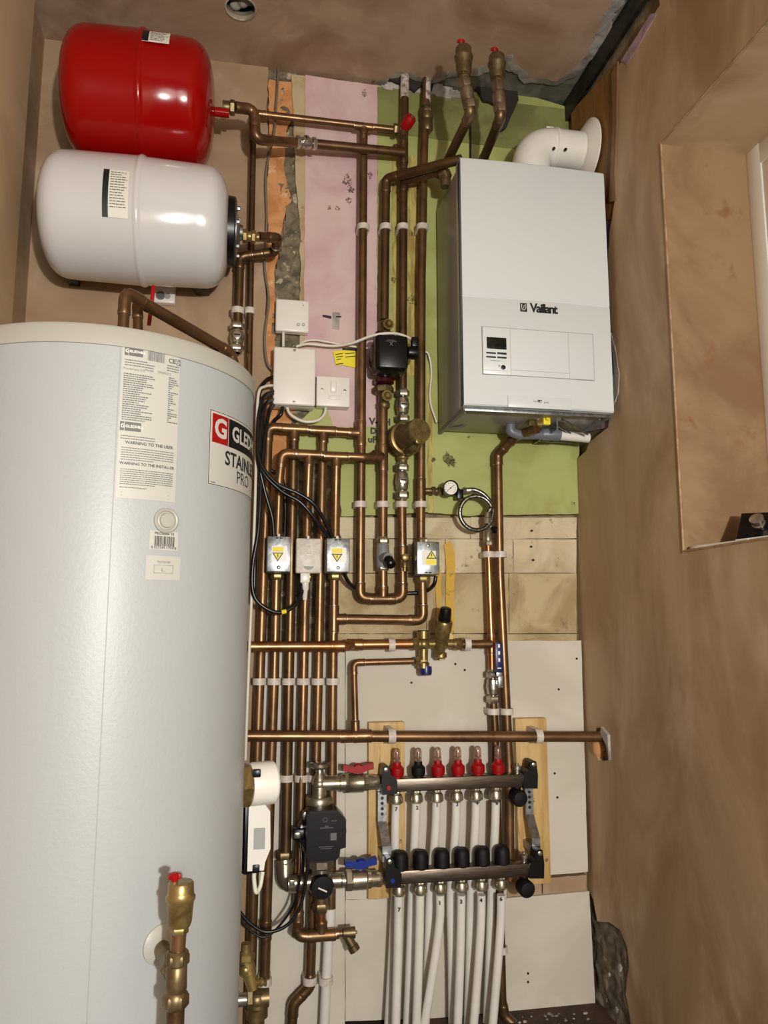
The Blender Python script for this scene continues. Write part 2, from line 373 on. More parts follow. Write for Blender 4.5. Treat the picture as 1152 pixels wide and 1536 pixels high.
# right wall: raw wall behind, thick plaster coat with a torn edge and a window opening in front
def R(px, py, x=XR): return atx(px, py, x)
ZW1 = R(998, 209).z; ZW0 = R(1013, 829).z; YW = R(1003, 420).y; YW2 = -1.75
hole = [V((XR, YW, ZW0)), V((XR, YW, ZW1)), V((XR, YW2, ZW1)), V((XR, YW2, ZW0))]
wr = st('wall_right', prism([(XR+.02, .25, -.05), (XR+.02, -4.6, -.05), (XR+.02, -4.6, ZT+.2), (XR+.02, .25, ZT+.2)], (.01, 0, 0), [[p+V((.02, 0, 0)) for p in hole]]), 'raw_wall', False)
def ragx(l, amp, seed=0, step=.02):
    out = []
    for i in range(len(l)):
        a, b = l[i], l[(i+1) % len(l)]; L = (b-a).length; k = max(1, int(L/step)) if L < 1.6 else 1
        for j in range(k):
            p = a.lerp(b, j/k); n_ = noise.noise_vector(p*40+V((seed, 0, 0))); edge = L < 1.6
            out.append(p+V((0, n_.y*amp*edge, n_.z*amp*edge)))
    return out
torn = [R(*q) for q in [(878,678),(884,664),(912,640),(916,610),(926,600),(929,560),(922,520),(914,480),(912,400),(914,350),(922,300),(919,240),(922,170),(921,110),(932,92),(955,62),(990,8)]]
low = [R(*q) for q in [(877,1200),(881,1330),(890,1350),(896,1382),(914,1384),(930,1394),(940,1420),(944,1450),(938,1490),(946,1530),(950,1560)]]
loop = [V((XR, .03, R(870, 690).z))]+torn+[V((XR, R(990, 8).y, ZT+.1)), V((XR, -4.6, ZT+.1)), V((XR, -4.6, 0)), V((XR, low[-1].y, 0))]+low[::-1]+[V((XR, .03, low[0].z))]
hole = [V((XR, YW, ZW0)), V((XR, YW, ZW1)), V((XR, YW2, ZW1)), V((XR, YW2, ZW0))]
phole = [R(*q) for q in [(893,1092),(901,1092),(911,1104),(912,1140),(898,1142),(890,1120)]]
loopr = ragx(loop, .004)
obj('plaster_coat', prism(loopr, (.018, 0, 0), [hole, ragx(phole, .002, 4, .008)]), 'plaster_brown', wr, None, False)
def wallx(name, pxs, x, th, m, amp=0, label=None):
    l = [R(a, b, x) for a, b in pxs]
    if amp: l = ragx(l, amp, pxs[0][0]*.01)
    return obj(name, prism(l, (th, 0, 0)), m, wr, label, False)
wallx('backing_board', [(856,168),(926,92),(928,250),(922,330),(880,330),(866,300)], XR+.006, .012, 'tan_board', .001, 'brown board behind the flue')
wallx('backing_board', [(868,330),(926,300),(930,480),(934,600),(915,640),(868,650)], XR+.009, .01, 'purple_board', .002, 'mauve board edge beside the boiler')
wallx('plaster_lip', [(917,110),(926,92),(925,180),(922,260),(924,300),(913,304),(916,250),(919,180)], XR-.002, .006, 'plaster_orange', .003)
wallx('plaster_lip', [(931,92),(950,62),(975,22),(985,20),(960,64),(940,96)], XR-.002, .006, 'purple_board', .004)
wallx('plaster_lip', [(916,500),(922,520),(929,560),(927,590),(917,612),(913,590),(921,560)], XR-.002, .008, 'skim_white', .004)
wallx('plaster_lip', [(901,1090),(911,1102),(913,1140),(909,1118),(900,1100)], XR-.008, .012, 'skim_white', .002)
obj('rubble_infill', ball(R(899, 1122, XR+.012), .022, 10, 1.4), 'foam_orange', wr)
# rough stone in the hole low down
vs = []; fs = []; y0, y1, z0, z1 = low[-1].y-.02, .03, 0, low[1].z; nY, nZ = 36, 70
for i in range(nY+1):
    for j in range(nZ+1):
        y = y0+(y1-y0)*i/nY; z = z0+(z1-z0)*j/nZ; q = V((3, y, z)); d = noise.noise(q*14)*.7+noise.noise(q*36)*.5+.5*math.floor(noise.noise(q*20+V((5, 5, 5)))*4)/4
        vs.append(V((XR+.006-d*.012, y, z)))
for i in range(nY):
    for j in range(nZ): a = i*(nZ+1)+j; fs.append((a, a+1, a+nZ+2, a+nZ+1))
obj('rough_stone', (vs, fs), 'stone', wr)
for px, py, s in [(930,1452,.012),(914,1462,.007),(925,1515,.01)]: obj('plaster_crumb', box(R(px, py, XR-.008), (s*.6, s, s*1.3), .001, Matrix.Rotation(.5, 3, 'X')), 'skim_white', wr)
# window recess
DW = atx(1003, 420, XR); yr = YW
xw = at(1131, 420, yr).x
st('trim_1', [bb(XR+.0005, xw+.02, yr-.002, yr+.02, ZW0-.03, ZW1+.03)], 'plaster_orange', False)
st('trim_2', [bb(XR+.0007, xw+.02, YW2-.02, yr+.02, ZW1-.002, ZW1+.03)], 'plaster_brown', False)
st('trim_3', [bb(XR+.0007, xw+.02, YW2-.02, yr+.02, ZW0-.03, ZW0+.002)], 'plaster_orange', False)
st('trim_4', [bb(XR+.0005, xw+.02, YW2-.02, YW2+.002, ZW0-.03, ZW1+.03)], 'plaster_brown', False)
wn = st('window_1', [bb(xw, xw+.06, yr-.055, yr-.001, ZW0+.001, ZW1-.001, .004), bb(xw, xw+.06, YW2, YW2+.055, ZW0, ZW1, .004), bb(xw+.0008, xw+.06, YW2+.01, yr-.01, ZW1-.06, ZW1-.001, .004), bb(xw+.0008, xw+.06, YW2+.01, yr-.01, ZW0+.001, ZW0+.07, .004), bb(xw+.0008, xw+.06, YW2+.01, yr-.01, (ZW0+ZW1)/2+.08, (ZW0+ZW1)/2+.15, .004)], 'upvc')
obj('glazing_bead', [bb(xw+.004, xw+.03, yr-.15, yr-.055, ZW0+.07, (ZW0+ZW1)/2+.08, .003), bb(xw+.004, xw+.03, yr-.15, yr-.055, (ZW0+ZW1)/2+.15, ZW1-.06, .003)], 'upvc', wn)
obj('pane', bb(xw+.03, xw+.036, YW2+.05, yr-.05, ZW0+.06, ZW1-.05), 'glass', wn, None, False)
# left wall with a shallow pier
st('wall_left', bb(XL-.1, XL, -4.6, .03, -.05, ZT+.1), 'plaster_back', False)
xp = at(31, 300, -.2).x; xp0 = xp
st('trim_5', bb(XL-.05, xp, -1.2, -.2, 0, ZT), 'plaster_left', False)
# ceiling, with a round cut-out and a torn edge by the corner
hc = atz(361, 12, ZT); k = 28
hl = [V((hc.x+.043*math.cos(i*2*math.pi/k), hc.y+.043*math.sin(i*2*math.pi/k), ZT)) for i in range(k)]
def ragopen(l):
    out = []
    for a, b in zip(l, l[1:]):
        k = max(1, int((b-a).length/.012))
        for j in range(k):
            p = a.lerp(b, j/k); n_ = noise.noise_vector(p*30); m_ = noise.noise_vector(p*90); out.append(p+V((n_.x*.014+m_.x*.006, n_.y*.014+m_.y*.006, 0)))
    return out+[l[-1]]
cedge = [atz(*q, ZT) for q in [(560,126),(582,122),(600,108),(648,121),(677,105),(715,104),(750,90),(765,79),(773,97),(794,120),(840,122),(865,104),(886,71),(907,29),(922,-8)]]
cl = [V((XL-.05, .03, ZT)), V((cedge[0].x, .03, ZT))]+[V((p.x, min(p.y, .03), ZT)) for p in ragopen(cedge)]
cl += [V((cedge[-1].x, -4.6, ZT)), V((XL-.05, -4.6, ZT))]
ce = st('ceiling', prism(cl, (0, 0, .012), [hl]), 'plaster_ceiling', False)
obj('ceiling_board', prism([(XL-.05, .05, ZT+.0125), (XR+.05, .05, ZT+.0125), (XR+.05, -4.6, ZT+.0125), (XL-.05, -4.6, ZT+.0125)], (0, 0, .012), [[p+V((0, 0, .0125)) for p in hl]]), 'skim_grey', ce, 'bare grey board past the torn plaster edge', False)
obj('void_lining', lathe(hc, Z_, [(.02, .06), (.2, .06), (.2, .0)], 20, False), 'dark_steel', ce)
obj('torn_rim', tube([p+V((0, 0, -.001)) for p in hl], .003, 6, closed=True), 'skim_white', ce)
obj('insulation_tuft', [ball(hc+V((-.015+.02*i, .02-.012*i, .025)), .018, 10, .6) for i in range(3)], 'skim_white', ce)
eg = ragopen(cedge); vs = []; fs = []   # ragged band of white filler hanging off the plaster edge
for i, q in enumerate(eg):
    tg_ = (eg[min(i+1, len(eg)-1)]-eg[max(i-1, 0)]).normalized(); nr_ = V((-tg_.y, tg_.x, 0)); wd = .02+.022*max(0, noise.noise(q*9+V((3, 0, 0)))+.35)+.008*noise.noise(q*60)
    for t_ in (-.004, wd*.5, wd):
        c_ = q+nr_*t_; vs.append(V((c_.x, min(c_.y, .028), ZT-.001+(.006 if t_ > 0 else 0)*(t_/wd)+.002*noise.noise(q*70+V((t_*50, 0, 0))))))
for i in range(len(eg)-1):
    for k in range(2): fs.append((3*i+k, 3*i+k+1, 3*i+k+4, 3*i+k+3))
obj('filler_band', (vs, fs), 'skim_white', ce, 'white filler along the torn ceiling edge')
# steel angle along the right wall
xa0 = at(859, 158, 0).x-.004
st('trim_6', [bb(XR+.002, XR+.014, -4.6, .02, ZT-.062, ZT+.01)], 'dark_steel', False)
obj('corner_bead', tube([V((XR-.001, yr-.001, ZW0-.004)), V((XR-.001, yr-.001, ZW1+.004))], .0028, 8), 'bead_plaster', wr, 'pale plaster bead on the window corner')
obj('corner_bead', tube([V((XR-.001, YW2, ZW0)), V((XR-.001, yr-.001, ZW0))], .003, 8), 'bead_plaster', wr)
obj('corner_bead', tube([V((XR-.001, YW2, ZW1)), V((XR-.001, yr-.001, ZW1))], .0022, 8), 'bead_plaster', wr)
panel('gap', [(584,118),(598,106),(612,104),(640,110),(652,120),(648,134),(632,128),(622,136),(606,126)], 'hole_dark', -.024, .01, .003, 44, 'dark hole where two pipes enter the ceiling')
panel('gap', [(716,132),(735,118),(762,120),(776,134),(778,150),(760,190),(752,196),(748,160),(735,152),(724,150)], 'hole_dark', -.023, .01, .003, 45, 'dark hole behind the right air vent')
# ------------------------------------------------------------------ hot water cylinder
CX, CY, CR, CH = -.26, -.75, .272, ZC+.47
CTOP = CH
def cyl_hit(px, py, R_=CR):
    r = ray(px, py); ox, oy = -CX, -DIST-CY; a = r.x**2+r.y**2; b = 2*(ox*r.x+oy*r.y); c = ox*ox+oy*oy-R_*R_; d = max(b*b-4*a*c, 0)
    t = (-b-math.sqrt(d))/(2*a); p = V((r.x*t, r.y*t-DIST, ZC+r.z*t)); return math.atan2(p.x-CX, -(p.y-CY)), p.z
def wrap(tf, ang, z, lift=.0006, R_=None):
    rr = (R_ or CR)+lift; return [V((CX+rr*math.sin(ang+p.x/CR), CY-rr*math.cos(ang+p.x/CR), z+p.y)) for p in tf[0]], tf[1]
def grid(x0, x1, y0, y1, n=14, th=0):
    vs = []; fs = []
    for i in range(n+1): vs += [V((x0+(x1-x0)*i/n, y0, 0)), V((x0+(x1-x0)*i/n, y1, 0))]
    for i in range(n): fs.append((2*i, 2*i+2, 2*i+3, 2*i+1))
    return vs, fs
hw = thing('hot_water_cylinder', 'large white hot water cylinder with a stuck-on rating label, front left', 'water cylinder', (CX, CY, 0))
obj('shell', lathe((CX, CY, 0), Z_, [(.02, CR-.012), (.03, CR), (CTOP-.036, CR), (CTOP-.034, CR-.01)], 128), 'cylinder_white', hw)
obj('lid', lathe((CX, CY, 0), Z_, [(CTOP-.036, CR-.02), (CTOP-.036, CR+.0035), (CTOP-.008, CR+.0035), (CTOP-.002, CR-.001), (CTOP, CR-.01), (CTOP+.004, 0)], 128), 'lid_white', hw, 'off-white lid with a rolled rim')
obj('base_ring', lathe((CX, CY, 0), Z_, [(0, CR-.03), (.02, CR-.02)], 64), 'black_plastic', hw)
a0, z0 = cyl_hit(152, 1100); 
obj('seam', wrap(grid(-.0006, .0006, .05-z0, CTOP-.037-z0, 1), a0, z0), 'groove_grey', hw)
# rating label
aL, zt = cyl_hit(184, 514); aR, zb = cyl_hit(262, 754); wl = (aR-aL)*CR; am = (aL+aR)/2; hl_ = zt-zb; zm = (zt+zb)/2
lab = obj('rating_label', wrap(grid(-wl/2, wl/2, -hl_/2, hl_/2), am, zm), 'label_cream', hw, 'long cream rating and warning label')
def lt(s, fx, fy, size, off=0, m='ink', align='LEFT'):
    t = txt(s, size, off, align); t = ([p+V(((fx-.5)*wl, (.5-fy)*hl_, 0)) for p in t[0]], t[1]); return wrap(t, am, zm, .0011)
rn = random.Random(3); U = 1/240.
ink = []; grey = []
for (x0, y0, w_, h_) in [(.04, 5*U, .3, 14*U), (.02, 123*U, .34, 14*U)]:
    ink.append(wrap(([V(((x0-.5)*wl+p.x*w_*wl, (.5-y0)*hl_-p.y*h_*hl_, 0)) for p in rects([(0, 0, .2, 1), (.23, 0, 1, 1)])[0]], rects([(0, 0, 1, 1)]*2)[1]), am, zm, .001))
obj('logo_lettering', [lt('G', .05, 12*U, .0085, .0003), lt('GLEDHILL', .118, 12*U, .0056, .0002), lt('G', .03, 130*U, .0085, .0003), lt('GLEDHILL', .107, 130*U, .0062, .0002)], 'label_white', lab, 'white lettering on black', False)
bars = []; x = .42
while x < .72:
    ww = rn.choice([.004, .007, .011]); bars.append(((x-.5)*wl, (.5-7*U)*hl_, (x+ww-.5)*wl, (.5-22*U)*hl_)); x += ww+rn.choice([.005, .009])
ink.append(wrap(rects(bars), am, zm, .001))
ink += [lt('CE', .78, 16*U, .0105, .0003), lt('UK', .92, 13*U, .0065, .0002), lt('CA', .92, 19*U, .0065, .0002)]
def row(x0, x1, y, h, fill=1): return [((a-.5)*wl, (.5-y-b_*0)*hl_-h/2, (c-.5)*wl, (.5-y)*hl_+h/2) for a, b_, c, d in words(x0, x1, 0, .011, rn, fill)]
rr = []
for i, y in enumerate([26, 30, 34]): rr += row(.05, .55, y*U, .0016, rn.uniform(.7, 1)); rr += row(.76, .98, (y-2)*U, .0016)
for i in range(22):
    y = (48+i*3.4)*U; rr += row(.04, rn.uniform(.3, .56), y, .0018); rr += row(.8, .8+rn.uniform(.02, .2), y-6*U+.006, .0018)
for y in (145, 149): rr += row(.04, .6, y*U, .0014)
for i in range(6): rr += row(.06, .94, (163+i*3.6)*U, .0013, 1 if i < 5 else .6)
for i in range(8): rr += row(.06, .94, (196+i*3.2)*U, .0013, 1 if i < 7 else .6)
rr += row(.06, .5, 222*U+.006, .0013)
rr += [((.08-.5)*wl, (.5-231*U)*hl_, (.9-.5)*wl, (.5-231*U)*hl_+.0004), ((.08-.5)*wl, (.5-236*U)*hl_, (.9-.5)*wl, (.5-236*U)*hl_+.0004)]
obj('print', ink+[lt('Model', .38, 38*U, .0055), lt('DN05212', .6, 38*U, .0055), lt('Pre-delivery 210', .03, 40*U, .0050)], 'ink_grey', lab, None, False)
obj('small_print', wrap(rects(rr), am, zm, .001), 'ink_grey', lab, None, False)
obj('warning_lettering', [lt('WARNING TO THE USER', .52, 155*U, .0068, .0001, align='CENTER'), lt('WARNING TO THE INSTALLER', .5, 187*U, .0063, .0001, align='CENTER')], 'ink', lab, 'WARNING TO THE USER and WARNING TO THE INSTALLER', False)
# brand label wrapping round the right side
bl, bt = cyl_hit(314, 612); _, bbm = cyl_hit(312, 727); BW, BH = .245, (bt-bbm); bm_ = bl+BW/2/CR; bz = (bt+bbm)/2
brand = obj('brand_label', wrap(grid(-BW/2, BW/2, -BH/2, BH/2, 24), bm_, bz, .0008), 'label_paper', hw, 'white label with a red and black band')
def br(rs, m, name, lift=.0014, label=None):
    vs = []; fs = []
    for (x0, y0, x1, y1) in rs:
        g = grid(x0*BW-BW/2, x1*BW-BW/2, BH/2-y1*BH, BH/2-y0*BH, 12); k = len(vs); vs += g[0]; fs += [tuple(i+k for i in f) for f in g[1]]
    return obj(name, wrap((vs, fs), bm_, bz, lift), m, brand, label, False)
br([(.03, .05, .205, .43)], 'red_plastic', 'red_square'); br([(.212, .05, .97, .43)], 'black_matt', 'black_band')
br([(.006, .012, .994, .02), (.006, .98, .994, .988), (.006, .012, .011, .988), (.989, .012, .994, .988)], 'ink', 'border')
def bt_(s, fx, fy, size, off, al='LEFT'):
    t = txt(s, size, off, al); return wrap(([p+V(((fx-.5)*BW, (.5-fy)*BH, 0)) for p in t[0]], t[1]), bm_, bz, .002)
obj('brand_lettering', [bt_('G', .118, .24, .046, .0016, 'CENTER'), bt_('GLEDHILL', .25, .24, .037, .0012)], 'label_paper', brand, 'white G and GLEDHILL', False)
obj('model_lettering', [bt_('STAINLESS', .17, .6, .035, .0006), bt_('PRO', .33, .81, .032, -.0003), bt_('model', .03, .955, .004, 0)], 'ink', brand, 'black STAINLESS PRO', False)
# plug, bar code, small label
def disc_on(px, py, prof, m, name, parent, label=None, n=28):
    a, z = cyl_hit(px, py); nrm = V((math.sin(a), -math.cos(a), 0)); return obj(name, lathe(V((CX, CY, z))+nrm*(CR-.002), nrm, prof, n), m, parent, label)
disc_on(249, 781, [(0, .021), (.005, .0205), (.007, .018), (.006, .0155), (.003, .0145), (.004, .012), (.007, .011), (.0075, 0)], 'lid_white', 'port_plug', hw, 'round white plastic plug')
a, z = cyl_hit(246, 812); bc = []; x = -.016
while x < .016:
    ww = rn.choice([.0005, .0009, .0014]); bc.append((x, -.008, x+ww, .008)); x += ww+rn.choice([.0006, .001])
bs = obj('bar_code_sticker', wrap(grid(-.024, .024, -.014, .016), a, z), 'label_paper', hw)
tt = txt('8 027349 179478', .006, 0); t2 = txt('PROSnow 10', .006, .0001)
obj('print', [wrap(rects(bc), a, z, .0012), wrap(([p+V((0, -.0105, 0)) for p in tt[0]], tt[1]), a, z, .0012), wrap(([p+V((0, .012, 0)) for p in t2[0]], t2[1]), a, z, .0012)], 'ink', bs, None, False)
a, z = cyl_hit(245, 852); ss = obj('small_label', wrap(grid(-.029, .029, -.019, .019), a, z), 'label_cream', hw, 'small cream label with an empty box')
t2 = txt('TESTED BY', .0048, 0); t3 = txt('L..', .008, 0)
obj('print', [wrap(rects([(-.016, -.0085, .016, -.008), (-.016, .004, .016, .0045), (-.016, -.0085, -.0155, .0045), (.0155, -.0085, .016, .0045)]), a, z, .0012), wrap(([p+V((0, .009, 0)) for p in t2[0]], t2[1]), a, z, .0012), wrap(([p+V((0, -.003, 0)) for p in t3[0]], t3[1]), a, z, .0012)], 'ink_grey', ss, None, False)
# ------------------------------------------------------------------ pipework kit
def pipe(label, pts, d, m='copper', rad=None, elbow=True, ends=(), tees=(), coups=(), cat='pipe', group=None, em=None, name='copper_pipe', n=14, min_ang=20):
    """one soldered run: tube with elbows, tees and couplings as parts"""
    pts = [V(p) for p in pts]; rad = rad if rad is not None else d*1.0; r = d/2; em = em or m
    t = thing(name, label, cat, pts[0], group); obj('tube', tube(fil(pts, rad, 7), r, n), m, t)
    if elbow:
        for i in range(1, len(pts)-1):
            a, p, b = pts[i-1], pts[i], pts[i+1]; u = (a-p).normalized(); v = (b-p).normalized(); ang = u.angle(v)
            if math.degrees(math.pi-ang) < min_ang: continue
            tl = rad/math.tan(ang/2); e = tl+d*.75; path = fil([p+u*e, p, p+v*e], rad, 7)
            full = [path[0], path[0].lerp(path[1], .12), path[0].lerp(path[1], .5)]+path[1:-1]+[path[-1].lerp(path[-2], .5), path[-1].lerp(path[-2], .12), path[-1]]
            rs = [r*1.1, r*1.17, r*1.1]+[r*1.13]*(len(path)-2)+[r*1.1, r*1.17, r*1.1]
            el = obj('elbow', tube(full, rs, n), em, t)
            for q_, a_ in ((path[0], u), (path[-1], v)): obj('solder_ring', ring(q_, a_, r*.9, r*1.13, 0, .0012, n), 'solder', el)
    def sl(p, ax, L, k=1.13): return tube([p-ax*L, p-ax*(L*.86), p-ax*(L*.6), p+ax*(L*.6), p+ax*(L*.86), p+ax*L], [r*k, r*(k+.05), r*k, r*k, r*(k+.05), r*k], n)
    for tee in tees:
        p, ax, bd = V(tee[0]), V(tee[1]).normalized(), V(tee[2]).normalized(); bk = (tee[3] if len(tee) > 3 else 1.0); L = d*1.35; B = d*1.3
        o = obj('tee', [sl(p, ax, L), tube([p+bd*(r*.5), p+bd*(B*.8), p+bd*(B*.9), p+bd*B], [r*1.13*bk, r*1.13*bk, r*1.2*bk, r*1.13*bk], n)], em, t)
        for q_, a_, k_ in ((p+ax*L, ax, 1), (p-ax*L, -ax, 1), (p+bd*B, bd, bk)): obj('solder_ring', ring(q_, a_, r*.9*k_, r*1.12*k_, 0, .0012, n), 'solder', o)
    for c_ in coups:
        p, ax = V(c_[0]), V(c_[1]).normalized(); o = obj('coupling', sl(p, ax, d*(c_[2] if len(c_) > 2 else .9)), em, t)
    return t
def clip(p, ax, r, label, group, back=None, wid=.018):
    """two-part plastic pipe clip: ring round the pipe and a foot to the wall"""
    p = V(p); ax = V(ax).normalized(); t = thing('pipe_clip', label, 'pipe clip', p, group)
    side = ax.cross(NY).normalized(); yb = back if back is not None else -.004
    obj('clip_band', [ring(p, ax, r*1.02, r+.0052, -wid/2, wid/2, 22)], 'clip_plastic', t)
    M = Matrix((side, Y_, ax)).transposed(); dpt = yb-p.y-r*.5
    obj('clip_foot', [box(p+V((0, r*.5+dpt/2, 0)), (r*2+.008, dpt, wid*.9), .0015, M)], 'clip_plastic', t)
    return t
P = at
# depths
YA, YB = -.047, -.092
C13 = 2*px2m(6.5, -.05)  # the common bore, 13 px on the wall
d13, d12, d14, d10 = px2m(13.8, YA), px2m(12.8, YA), px2m(14.6, YA), px2m(9.5, YA)
Zt = Z_
# top horizontals from the red vessel
fl = {}
pipe('long thin copper pipe running right from the red vessel to the red-capped valve', [P(379,214,-.05), P(380,170,-.06), P(596,195,-.06)], px2m(11, -.05), 'copper', tees=[(P(545.5,190,-.06), (1, 0, 0), (0, 0, -1))], cat='pipe')
pipe('upper copper pipe between the red vessel and the small chrome valve', [P(352,161,-.22), P(381,164,-.2), P(383,209,-.2), P(444,214,-.12)], px2m(15, -.2), 'copper')
pipe('copper pipe from the small chrome valve to the white-painted riser', [P(474,216,-.1), P(606,229,-.07)], px2m(14.5, -.1), 'copper_dull', tees=[])
pipe('copper pipe dropping down the plaster from the red vessel to behind the cylinder', [P(379.5,214,-.05), P(372,640,-.05)], px2m(9.8, YA), 'copper_dull')
pipe('long copper pipe left of the black pump, meeting the loop at its foot', [P(545.5,192,-.06), P(545,210,-.052), P(540,897,YA), P(575,899,YA), P(604,897,YA), P(603.5,842,YA), P(602.5,750,YA)], d13, 'copper', rad=.024,
     tees=[(P(574.5,898.5,YA), (1, 0, 0), (0, 0, 1)), (P(541.2,650,YA), (0, 0, 1), (-1, 0, 0)), (P(603.7,838,YA), (0, 0, 1), (.4, -1, 0), .5)])
pipe('copper pipe from the boiler top down to the black pump', [P(692,239,-.22), P(660,247,-.18), P(578.5,269,YA), P(576,480,YA)], d14, 'copper_dull', rad=.022, coups=[])
pipe('short copper pipe between the black pump and the small manifold tee', [P(574.5,612,YA), P(574,808,YA)], d14, 'copper', tees=[(P(574,686,YA), (0, 0, 1), (-.8, -.6, 0))])
pipe('short copper pipe rising from the loop into the lever bypass valve', [P(574.5,893,YA), P(574.3,850,YA)], d13, 'copper')
pipe('white-painted copper riser entering the ceiling, second from the left of the upper pipes', [P(607.5,112,-.04), P(606,200,-.045), P(605,242,YA), P(603.5,590,YA)], d13, 'copper_dull', tees=[(P(605,229,-.05), (0, 0, 1), (-1, -.4, 0)), (P(605,271,-.047), (0, 0, 1), (1, -.3, .1))])
pipe('lower of two copper pipes going up to the boiler top left corner', [P(608,272,-.06), P(652,259,-.13), P(668,264,-.15)], d13, 'copper_dull')
def painted(x, y0, y1, r, lab):
    return tag(obj('paint_sleeve', tube([P(x, y0, -.04), P(x-.3, (y0+y1)/2, -.041), P(x-.6, y1, -.042)], [r*1.03]*3, 14), 'paint_white'), lab, 'paint', 'painted pipe ends')
painted(607.4, 112, 148, d13/2, 'white paint drips on the copper pipe end left of the ceiling gap')
painted(640, 118, 152, d13/2, 'white paint on the pipe end above the brown coupling near the ceiling gap')
pipe('copper pipe running down beside the boiler to the right-hand silver zone valve', [P(640,112,-.04), P(636,220,-.045), P(633.5,345,YA), P(632,420,YA), P(631,812,YA)], d13, 'copper', tees=[(P(631,736,YA), (0, 0, 1), (1, 0, 0), .55)])
pipe('copper pipe from under the right-hand zone valve back to the rightmost of six', [P(633.5,868,YA), P(634.5,930,YA), P(500,928,YA)], d13, 'copper', rad=.022)
# the two small manifolds over the six downpipes
six = [(401, 643, 393, 864, 389, 1022, 384, 1160), (421, 680, 414, 866, 411, 1022, 405, 1190), (441, 643, 435, 864, 433, 1022, 429, 1150), (463, 680, 457.5, 864, 455, 1022, 450.5, 1150), (484, 650, 479.5, 864, 477, 1022, 471, 1150), (503, 682, 500.5, 864, 499, 1022, 496, 1150)]
pipe('upper copper header above the six downpipes, turning down at its left end', [P(541,650,YA), P(402.5,641,YA), P(389.5,1022,YA), P(385,1150,YA), P(374,1560,YA)], d13, 'copper', rad=.02, tees=[(P(441.5,643.5,YA), (1, 0, 0), (0, 0, -1)), (P(485,646.5,YA), (1, 0, 0), (0, 0, -1))])
pipe('lower bright copper header of the three zone valves', [P(571,687,-.07), P(545,686,YB), P(423,680,YB), P(419,720,-.088), P(416,806,-.06)], px2m(13.2, YB), 'copper', rad=.02, tees=[(P(463.5,682,YB), (1, 0, 0), (0, 0, -1)), (P(504.5,685,YB), (1, 0, 0), (0, 0, -1))], min_ang=25)
pipe('second of six copper downpipes, below the left silver zone valve', [P(414.8,858,YA), P(411,1022,YA), P(405,1190,YA), P(397.5,1455,YA), P(397,1478,YA)], d13, 'copper', min_ang=30, coups=[(P(399, 1395, YA), (0, 0, 1))])
pipe('third of six copper downpipes, passing between the zone valves', [P(441,650,YA), P(433,1022,YA), P(428.5,1282,YA)], d14, 'copper_dull', min_ang=30)
pipe('copper pipe from the lower header into the white zone valve', [P(463.5,684,YB), P(461.5,740,-.08), P(460,808,-.055)], d13, 'copper', min_ang=40)
pipe('fourth of six copper downpipes, below the white zone valve', [P(458,858,YA), P(455,1022,YA), P(447,1385,-.06), P(446,1404,-.088), P(468,1404.5,-.088), P(508,1400,-.088)], d13, 'copper', rad=.02, tees=[(P(482,1403,-.088), (1, 0, 0), (0, 0, 1))], min_ang=30)
pipe('fifth of six copper downpipes, ending in an S bend by the floor', [P(484.5,652,YA), P(477,1022,YA), P(468,1380,YA), P(464.5,1480,YA), P(440,1506,YA), P(436,1560,YA)], d13, 'copper', rad=.024, min_ang=25)
pipe('copper pipe from the lower header into the middle silver zone valve', [P(504.5,686,YB), P(503.5,740,-.08), P(502.5,806,-.055)], d13, 'copper', min_ang=40)
pipe('rightmost of six copper downpipes, with a tee to the right', [P(501,858,YA), P(499,1022,YA), P(496,1370,YA)], d13, 'copper', min_ang=30, tees=[(P(500.5,928.5,YA), (0, 0, 1), (1, 0, 0))])
# horizontals in front
pipe('bright copper pipe crossing the six downpipes to the brass valve group', [P(360,970,-.1), P(515,969.5,-.1), P(531,967,-.06), P(622,966,-.06)], px2m(15, -.1), 'copper_bright', rad=.01, coups=[(P(532,967,-.065), (1, 0, 0), .8), (P(506,969.5,-.1), (1, 0, 0), .7)], min_ang=60)
pipe('short copper pipe from the brass valve group to the blue-levered drop', [P(690,966.5,-.06), P(737,966,-.06)], px2m(12.5, -.06), 'copper')
pipe('longest horizontal copper pipe, from the cylinder into the right wall', [P(358,1104,-.1), atx(912, 1105, XR+.02)], px2m(16, -.1), 'copper', coups=[(P(544,1104.2,-.1), (1, 0, 0), .8)], tees=[(P(533.5,1104,-.1), (1, 0, 0), (0, .25, 1), .7)])
pipe('thin copper pipe turning down from the blue-capped valve', [P(620,991.5,-.06), P(530.5,994,-.06), P(533,1085,-.09), P(533.5,1100,-.1)], px2m(9.6, -.06), 'copper', rad=.018, min_ang=50)
pipe('copper pipe between the filling loop and the blue-levered valve', [P(732,818,YA), P(733.5,860,YA), P(736.5,950,YA), P(738,1012,YA)], px2m(10.5, YA), 'copper_bright', min_ang=30, tees=[(P(737,966.2,-.052), (0, 0, 1), (-1, 0, 0), 1.1)])
pipe('copper pipe dropping from the blue-levered valve behind the underfloor manifold', [P(739.5,1050,YA), P(742,1093,YA), P(745,1210,YA), P(750,1366,YA), P(753,1500,YA), P(757,1524,YA), P(774,1540,-.06)], d12, 'copper_dull', min_ang=30)
pipe('copper gas pipe rising to the yellow cock under the boiler', [P(765,1320,YA), P(763.5,1150,YA), P(749.5,862,YA), P(746.5,682,YA), P(774,654,-.1), P(806,643,-.19)], px2m(14.2, YA), 'copper', rad=.02, min_ang=25, em='copper_dull')
